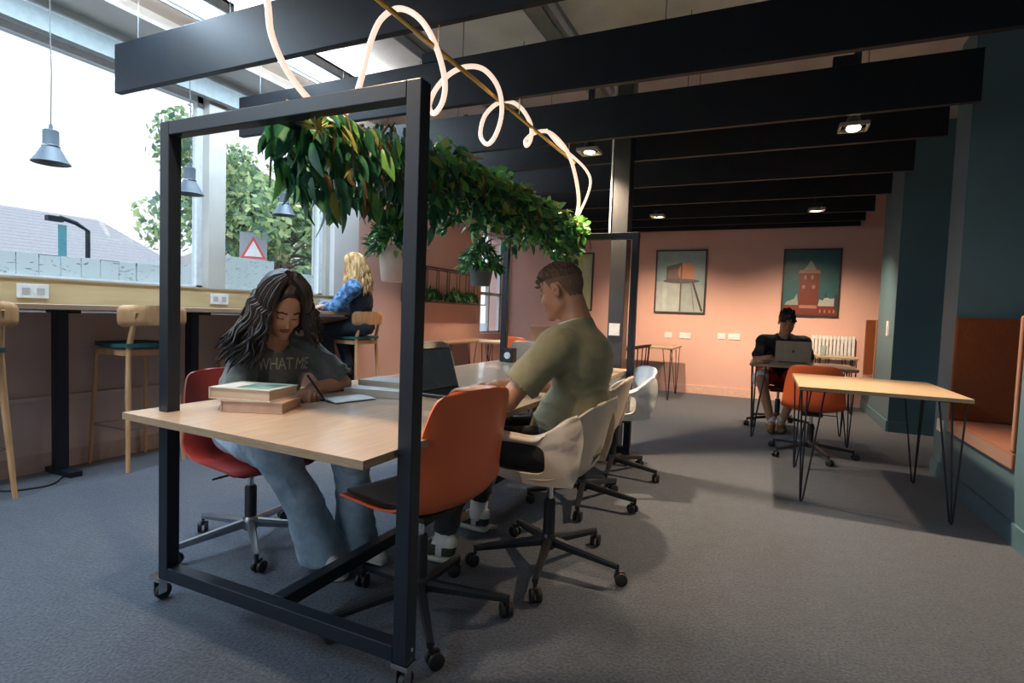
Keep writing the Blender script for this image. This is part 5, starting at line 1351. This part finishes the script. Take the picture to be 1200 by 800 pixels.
    for aa in (la, ra):
        kk = lk if aa is la else rk
        sdf_obj('sock', [C(aa+(kk-aa)*.30, aa-Z*.01, .050, .044, .01)], .005, mat('white_sock', (.70, .70, .70), .9), t)
        hh = aa+np.array((.055, 0, -.10)); up, so_, d, s2 = shoe_prims(hh, (-1, -.10 if aa is la else .1), .285)
        def mf(X, hh=hh, d=d, s2=s2):
            q = (X-hh)@d; z = X[:, 2]; w_ = np.abs((X-hh)@s2); i = np.zeros(len(X), int)
            dark = ((q > .075) & (q < .165) & (z < .085) & (z > .036) & (w_ > .018)) | ((q < .045) & (z > .04) & (z < .078)) | ((q > .21) & (z > .03) & (w_ > .015)) | ((q > .10) & (q < .15) & (z > .07))
            i[dark] = 1; return i
        sdf_obj('shoe', up+[P_(hh+np.array((0, 0, .024)), (0, 0, -1)), dict(C(aa+Z*.03, aa+Z*.1, .036, .05, .004), sub=True)], .004, [mat('white_leather', (.66, .65, .60), .5), mat('dark_green_suede', (.035, .045, .03), .8)], t, mf)
        so = sdf_obj('shoe_sole', so_, .005, mat('white_sole', (.74, .72, .66), .5), t)
        b = MB()
        for k in range(5):
            c0 = hh+d*(.10+.022*k)+Z*(.106-.011*k); b.tube([tuple(c0-s2*.022), tuple(c0+Z*.004), tuple(c0+s2*.022)], .003, 5)
        b.build('laces', mat('white_lace', (.72, .72, .70), .8), t, world=True)
build_man()

# ============ blonde woman at the counter ============
def build_blonde():
    F = nrm((-.93, -.36, 0)); S = np.cross((0, 0, 1), F); Z = np.array((0, 0, 1.))
    t = thing('person', 'blonde long haired woman in a blue jacket sitting at the window counter', 'person', (-3.95, 4.5, 0))
    hip = np.array((-3.90, 4.66, .965)); chest = np.array((-3.87, 4.62, 1.22)); neck = np.array((-3.88, 4.59, 1.41))
    rs, ls_ = neck-S*.17-Z*.06, neck+S*.17-Z*.06      # left = S
    re, le = rs+np.array((-.16, -.10, -.20)), ls_+np.array((-.14, -.10, -.20))
    rw, lw = np.array((-4.06, 4.26, 1.155)), np.array((-4.15, 4.32, 1.15))
    hc = np.array((-3.915, 4.56, 1.575)); hf = nrm(F+Z*-.5); hu = nrm(Z+F*.4)
    hp, L, ax = head_prims(hc, hf, hu, .98, True)
    k1, k2 = hip+F*.40+S*.10-Z*.06, hip+F*.40-S*.10-Z*.06
    k1[0] = max(k1[0], -4.18); k2[0] = max(k2[0], -4.15)
    a1, a2 = k1+np.array((.10, .02, -.40)), k2+np.array((.12, .02, -.40))
    tor = [E_(hip, (.12, .16, .11), [F, S, Z], .03), C(hip, chest, .11, .12, .04, (F, .8)), C(rs*.85+ls_*.15, ls_*.85+rs*.15, .06, .06, .04), C(chest, neck, .11, .055, .04, (F, .85))]
    legs = [(hip+S*.08, k1, a1), (hip-S*.08, k2, a2)]
    body = tor+[C(neck, L(0, -.02, -.05), .045, .045, .02)]+hp
    for a, b, c in ((rs, re, rw), (ls_, le, lw)): body += [C(a, b, .04, .035, .02), C(b, c, .034, .025, .01)]
    for a, b, c in legs: body += [C(a, b, .08, .055, .02), C(b, c, .05, .035, .02), C(c, c+np.array((-.09, -.03, -.05)), .03, .025, .01)]
    body += hand_prims(rw, nrm((-.6, -.5, -.05)), Z, .4, .92, left=False)+hand_prims(lw, nrm((-.5, -.6, -.05)), Z, .4, .92, left=True)
    hm = head_mat(hc, ax, .98)
    sdf_obj('body', body, .008, [SK_FR, LIP, LASH], t, lambda X: hm(X, np.zeros(len(X), int)))
    def grow(P, g):
        out = []
        for q in P:
            q = dict(q)
            if q['t'] == 'c': q['ra'] += g; q['rb'] += g
            elif q['t'] == 'e': q['r'] = q['r']+g
            out.append(q)
        return out
    NAVY = mat('navy_vest_cloth', (.022, .032, .05), .85, nscale=20); BLUE = mat('mottled_blue_sleeve', (.035, .09, .22), .8, col2=(.16, .34, .60), nscale=22, detail=4, nmin=.42, nmax=.58)
    jk = sdf_obj('jacket', grow(tor, .025)+[dict(C(neck+F*.02+Z*.02, neck+Z*.12, .055, .07, .004), sub=True), P_(hip-Z*.09, -Z)], .008, NAVY, t, disp=folds((.3, .1, 1), 30, .004, 6))
    for a, b, c in ((rs, re, rw), (ls_, le, lw)):
        sdf_obj('sleeve', [C(a, b, .090, .066, .02), C(b, b+(c-b)*.85, .060, .046, .015)], .008, BLUE, t, disp=folds(c-b, 60, .005, 9))
    sdf_obj('trousers', [E_(hip-Z*.01, (.13, .175, .105), [F, S, Z], .03)]+sum([[C(a, b, .095, .07, .03), C(b, c+Z*.05, .068, .055, .02)] for a, b, c in legs], []), .008, mat('dark_blue_trousers', (.015, .022, .035), .85), t)
    for a, b, c in legs:
        up, so_, d, s2 = shoe_prims(c+np.array((.05, 0, -.10)), (-1, -.3), .24); zz = c[2]-.10
        for q in up+so_: pass
        sdf_obj('shoe', [C(c+np.array((.01, 0, -.03)), c+np.array((-.10, -.03, -.06)), .042, .036, .02)], .008, mat('dark_shoe', (.02, .02, .025), .6), t)
    s, f, u = ax
    HB = mat('blonde_hair', (.72, .46, .20), .42, col2=(.34, .18, .07), nscale=26, stretch=(1, 1, .25), nmin=.4, nmax=.6)
    cap = [E_(L(0, -.020, .034), V3(.090, .108, .096), [s, f, u], .01), C(L(0, -.06, .02), L(0, -.085, -.08), .06, .06, .03), dict(E_(L(0, .125, -.02), V3(.062, .085, .098), [s, f, u], .01), sub=True)]
    cap_o = sdf_obj('hair', cap, .007, HB, t)
    rr = random.Random(14); b = MB()
    for k in range(330):
        phi = PI+rr.uniform(-1, 1)*2.6
        dirv = f*math.cos(phi)+s*math.sin(phi); pts = []; rad = []; lay = rr.uniform(0, .018); wav = rr.uniform(0, 6.3)
        for q in (.12, .4, .7, 1.0):
            a = q*PI/2; pts.append(L(0, -.02, .034)+dirv*(.095+lay*1.3)*math.sin(a)+u*(.098+lay)*math.cos(a)); rad.append(.009)
        p = np.array(pts[-1]); Lh = rr.uniform(.25, .38); o_ = nrm((dirv[0], dirv[1], 0))
        tgt = np.array((neck[0]+.10, neck[1]+.06, 0))
        for j in range(1, 11):
            q = j/10; w_ = .012*math.sin(q*9+wav)
            pp = p-Z*Lh*q+(np.array((tgt[0]-p[0], tgt[1]-p[1], 0))*.22+o_*(.03+lay*3))*q+np.cross(o_, Z)*w_+o_*.012*math.sin(q*14+wav*2)*q
            pts.append(pp); rad.append(.010 if q < .75 else .010*(1-q)*3.6+.0015)
        b.tube([tuple(x) for x in pts], rad, 5, flat=.7)
    b.build('wavy_locks', HB, cap_o, smooth=True, world=True)
build_blonde()

# ============ far man ============
def build_far():
    F = nrm((.06, -1, 0)); S = np.cross((0, 0, 1), F); Z = np.array((0, 0, 1.))
    t = thing('person', 'black haired man in dark t-shirt behind the silver laptop at the far table', 'person', (.2, 6.85, 0))
    hip = np.array((.16, 6.86, .57)); chest = np.array((.17, 6.76, .84)); neck = np.array((.18, 6.70, 1.01))
    ls_, rs = neck+S*.19-Z*.07, neck-S*.19-Z*.07
    le, re = ls_+np.array((.06, -.16, -.20)), rs+np.array((-.07, -.16, -.20))
    lw, rw = np.array((.30, 6.42, .79)), np.array((.06, 6.42, .79))
    hc = np.array((.20, 6.65, 1.165)); hf = nrm(F+Z*-.35+S*.1); hu = nrm(Z+F*.3)
    hp, L, ax = head_prims(hc, hf, hu, 1.0)
    lk, rk = np.array((.34, 6.45, .55)), np.array((-.02, 6.45, .55)); la, ra = np.array((.20, 6.52, .10)), np.array((.10, 6.46, .10))
    tor = [E_(hip, (.13, .165, .11), [F, S, Z], .03), C(hip, chest, .12, .13, .04, (F, .82)), C(rs, ls_, .07, .07, .04), C(chest, neck, .12, .06, .04, (F, .85))]
    body = tor+[C(neck, L(0, -.02, -.05), .055, .05, .02)]+hp
    for a, b, c in ((rs, re, rw), (ls_, le, lw)): body += [C(a, b, .048, .04, .02), C(b, c, .04, .028, .01)]
    for a, b, c in ((hip+S*.09, lk, la), (hip-S*.09, rk, ra)): body += [C(a, b, .08, .06, .02), C(b, c, .058, .038, .02), C(c, c+np.array((0, -.12, -.06)), .034, .028, .01)]
    body += hand_prims(rw, nrm((.25, -.9, -.05)), Z, .4, 1, left=False)+hand_prims(lw, nrm((-.2, -.9, -.05)), Z, .4, 1, left=True)
    hm = head_mat(hc, ax, 1.0)
    sdf_obj('body', body, .008, [SK_TN, LIPM, LASH], t, lambda X: hm(X, np.zeros(len(X), int)))
    def grow(P, g):
        out = []
        for q in P:
            q = dict(q)
            if q['t'] == 'c': q['ra'] += g; q['rb'] += g
            elif q['t'] == 'e': q['r'] = q['r']+g
            out.append(q)
        return out
    DT = mat('navy_black_tee', (.012, .016, .026), .85)
    sdf_obj('t_shirt', grow(tor, .018)+[C(ls_, ls_+(le-ls_)*.7, .068, .070, .03), C(rs, rs+(re-rs)*.7, .068, .070, .03), dict(C(neck+F*.02, neck+Z*.12, .06, .08, .004), sub=True), P_(hip-Z*.04, -Z)], .008, DT, t, disp=folds((.2, .3, 1), 30, .004, 2))
    SHW, SHR = mat('white_shorts_panel', (.72, .70, .68), .8), mat('red_shorts_panel', (.55, .05, .04), .8)
    def mf(X):
        return ((np.abs(X[:, 0]-.16) < .11)).astype(int)
    sdf_obj('shorts', [E_(hip, (.145, .18, .11), [F, S, Z], .03), C(hip+S*.09, lk+np.array((0, .04, 0)), .10, .092, .03), C(hip-S*.09, rk+np.array((0, .04, 0)), .10, .092, .03)], .008, [SHW, SHR], t, mf)
    for aa in (la, ra):
        sdf_obj('shoe', [C(aa+np.array((0, .03, -.035)), aa+np.array((0, -.17, -.066)), .048, .034, .02), P_((0, 0, .012), -Z)], .008, mat('sandal_brown', (.20, .09, .04), .7), t)
        sdf_obj('sock', [C(aa+Z*.04, aa-Z*.02, .044, .044, .01)], .008, mat('white_sock', 0), t)
    s, f, u = ax
    HK = mat('black_hair', (.010, .009, .009), .5)
    cap = [E_(L(0, -.012, .045), V3(.084, .105, .098), [s, f, u], .01), E_(L(0, .03, .095), V3(.055, .045, .03), [s, f, u], .02), dict(E_(L(0, .13, -.015), V3(.062, .09, .085), [s, f, u], .01), sub=True), dict(P_(L(0, 0, .0), nrm(-u+f*.0)), k=.02)]
    co = sdf_obj('hair', cap, .006, HK, t)
    rr = random.Random(18); b = MB()
    for k in range(90):
        a = rr.uniform(-.07, .07); bb_ = rr.uniform(-.05, .10)
        zz = .045+.098*math.sqrt(max(0, 1-(a/.085)**2-((bb_+.012)/.11)**2)); p = np.array(L(a, bb_, zz)); d = nrm(u*.7+f*rr.uniform(0, .6)+s*rr.uniform(-.6, .6))
        b.tube([tuple(p-d*.006), tuple(p+d*.022)], [.009, .002], 5)
    b.build('tufts', HK, co, smooth=True, world=True)
    side_chair('swivel_chair', 'shell chair under the man at the far table', (.16, 6.84, 0), face(.06, -1), REDP, rot=.4, pad=False)
build_far()

# ============ things on the tables ============
def book(label, c, d, rz, cover, pages=None, group=None, z=.741, lift=0):
    """c = centre x,y ; d = (width, depth, thick)"""
    t = thing('book', label, 'book', (c[0], c[1], z), rz, group)
    w_, dp, th = d
    PG = mat('page_block', (.62, .50, .38), .8, nscale=8, stretch=(1, 1, 60), col2=(.5, .4, .3))
    MB().box(-w_/2+.004, w_/2-.005, -dp/2+.004, dp/2-.004, .003, th-.003).build('pages', pages or PG, t)
    MB().box(-w_/2, w_/2, -dp/2, dp/2, 0, .003).build('back_cover', cover, t)
    MB().box(-w_/2, w_/2, -dp/2, dp/2, th-.003, th).build('front_cover', cover, t)
    MB().box(-w_/2-.001, -w_/2+.003, -dp/2, dp/2, 0, th).build('spine', cover, t)
    return t
CV1 = mat('pale_green_cover', (.62, .66, .60), .4); CV2 = mat('pinkish_cover', (.52, .36, .30), .5); CVW = mat('white_cover', (.72, .72, .70), .4)
b1 = book('pale thick book under the other one at the front of the long table', (-1.78, 1.56), (.24, .17, .042), R(22), CV2, pages=mat('pink_pages', (.48, .34, .27), .8))
b2 = book('thick book with a teal picture on its cover, on top of the front stack', (-1.83, 1.565), (.26, .19, .045), R(14), CV1, z=.784)
MB().box(-.03, .11, -.075, .06, .0451, .0456).build('cover_picture', mat('teal_cover_print', (.10, .22, .20), .4, col2=(.25, .42, .40), nscale=14, nmin=.45, nmax=.55), b2)
MB().box(-.115, -.045, -.075, .06, .0451, .0456).build('cover_text_block', mat('cover_white', (.75, .77, .75), .4), b2)
book('large white book lying at the bottom of the middle stack', (-1.66, 2.16), (.30, .21, .034), R(10), CVW, pages=mat('white_pages', (.66, .62, .56), .8))
book('grey white book on top of the middle stack behind the frame post', (-1.69, 2.24), (.24, .17, .026), R(4), mat('grey_cover', (.46, .48, .47), .4), z=.776)
t = thing('small_cup', 'tiny cream cup on the upper middle book by the post', 'cup', (-1.60, 2.28, .803))
MB().lathe([(0, 0), (.018, 0), (.022, .028), (.019, .028), (.016, .004), (0, .004)], 16).build('bowl', mat('cream_ceramic', (.70, .62, .48), .4), t, smooth=True)
MB().tube([(.02, 0, .022), (.030, 0, .018), (.030, 0, .010), (.019, 0, .007)], .0025, 6).build('handle', mat('cream_ceramic', 0), t)
t = thing('notebook', 'open notebook under the writing woman\'s hands', 'notebook', (-1.76, 1.95, .7405), R(-15))
g = [[(-.15+.3*i/16, -.10+.2*j, .004+.006*abs(math.sin(PI*i/8))) for j in (0, 1)] for i in range(17)]
MB().sheet(g, .004).build('pages', CVW, t, smooth=True)
MB().box(-.155, .155, -.103, .103, 0, .0015).build('cover', mat('dark_blue_cover', (.03, .05, .10), .6), t)

def laptop(label, hinge, ang, rz, bodym, scrm, w_=.325, dp=.225, lid_h=.215, logo=None, z=.7405):
    """hinge centre; base extends along local -y, the lid rises from the hinge leaning to +y"""
    t = thing('laptop', label, 'laptop', (hinge[0], hinge[1], z), rz)
    MB().cbox((0, -dp/2, .009), (w_, dp, .016), ch=.003).build('base', bodym, t)
    k = MB()
    for i in range(5):
        for j in range(13):
            k.cbox((-w_/2+.035+j*(w_-.07)/12, -.03-i*.019, .0178), (.017, .015, .0018))
    k.build('keys', mat('black_keys', (.015, .015, .017), .5), t, kind='stuff')
    MB().cbox((0, -dp+.045, .0172), (.10, .06, .0008)).build('trackpad', mat('trackpad', (.06, .06, .065), .3), t)
    d = Vector((0, math.cos(ang), math.sin(ang))); n = Vector((0, -math.sin(ang), math.cos(ang)))
    b = MB(); o = Vector((0, .0, .016)); rot = Matrix((Vector((1, 0, 0)), d, n)).transposed()
    b.cbox(o+d*lid_h/2, (w_, lid_h, .006), rot, ch=.002); lid = b.build('lid', bodym, t)
    MB().cbox(o+d*lid_h/2+n*.0033, (w_-.012, lid_h-.018, .0006), rot).build('screen', scrm, lid)
    MB().tube([(-w_*.4, 0, .014), (w_*.4, 0, .014)], .006, 10).build('hinge', mat('black_keys', 0), t)
    if logo:
        c = o+d*lid_h*.52-n*.0034
        b = MB()
        b.add([tuple(c+rot @ Vector((.013*math.cos(a)*(1 if not -.45 < a < .45 else .72), .014*math.sin(a)*(1-.12*math.cos(2*a)), 0))) for a in [(-PI+2*PI*i/24) for i in range(24)]]+
              [tuple(c-n*.0005+rot @ Vector((.013*math.cos(a)*(1 if not -.45 < a < .45 else .72), .014*math.sin(a)*(1-.12*math.cos(2*a)), 0))) for a in [(-PI+2*PI*i/24) for i in range(24)]],
              [tuple(range(24)), tuple(range(47, 23, -1))]+[(i, (i+1) % 24, 24+(i+1) % 24, 24+i) for i in range(24)])
        b.cbox(c+d*.0185-n*.0002, (.004, .007, .0006), rot)
        b.build('lid_logo', logo, lid)
    return t
SCR = mat('dark_code_screen', (.012, .014, .016), .18, col2=(.03, .035, .036), nscale=12, emit=(.10, .12, .13), estr=.12)
laptop('black laptop open in front of the man in olive, dark screen', (-1.47, 2.37), R(72), face(-1, .06), mat('black_laptop_metal', (.02, .02, .023), .35), SCR, z=.7405)
laptop('silver laptop with a dark logo on its lid on the far hairpin table', (.26, 6.28), R(80), face(.02, -1), mat('silver_laptop', (.50, .44, .36), .35, metal=.3), SCR, logo=mat('dark_logo', (.10, .08, .07), .4), z=.7455)
laptop('open laptop far away on the white topped table, past the grey chair', (-2.50, 6.40), R(75), face(0, -1), mat('pinkish_laptop_lid', (.27, .17, .13), .4), SCR, z=.7905)
t = thing('phone', 'small dark phone lying beside the silver laptop', 'phone', (.0, 6.2, .7455), .3)
MB().cbox((0, 0, .004), (.07, .14, .008), ch=.002).build('case', mat('phone_black', (.02, .02, .025), .3), t)
MB().cbox((0, 0, .0084), (.062, .13, .0006)).build('screen', SCR, t)
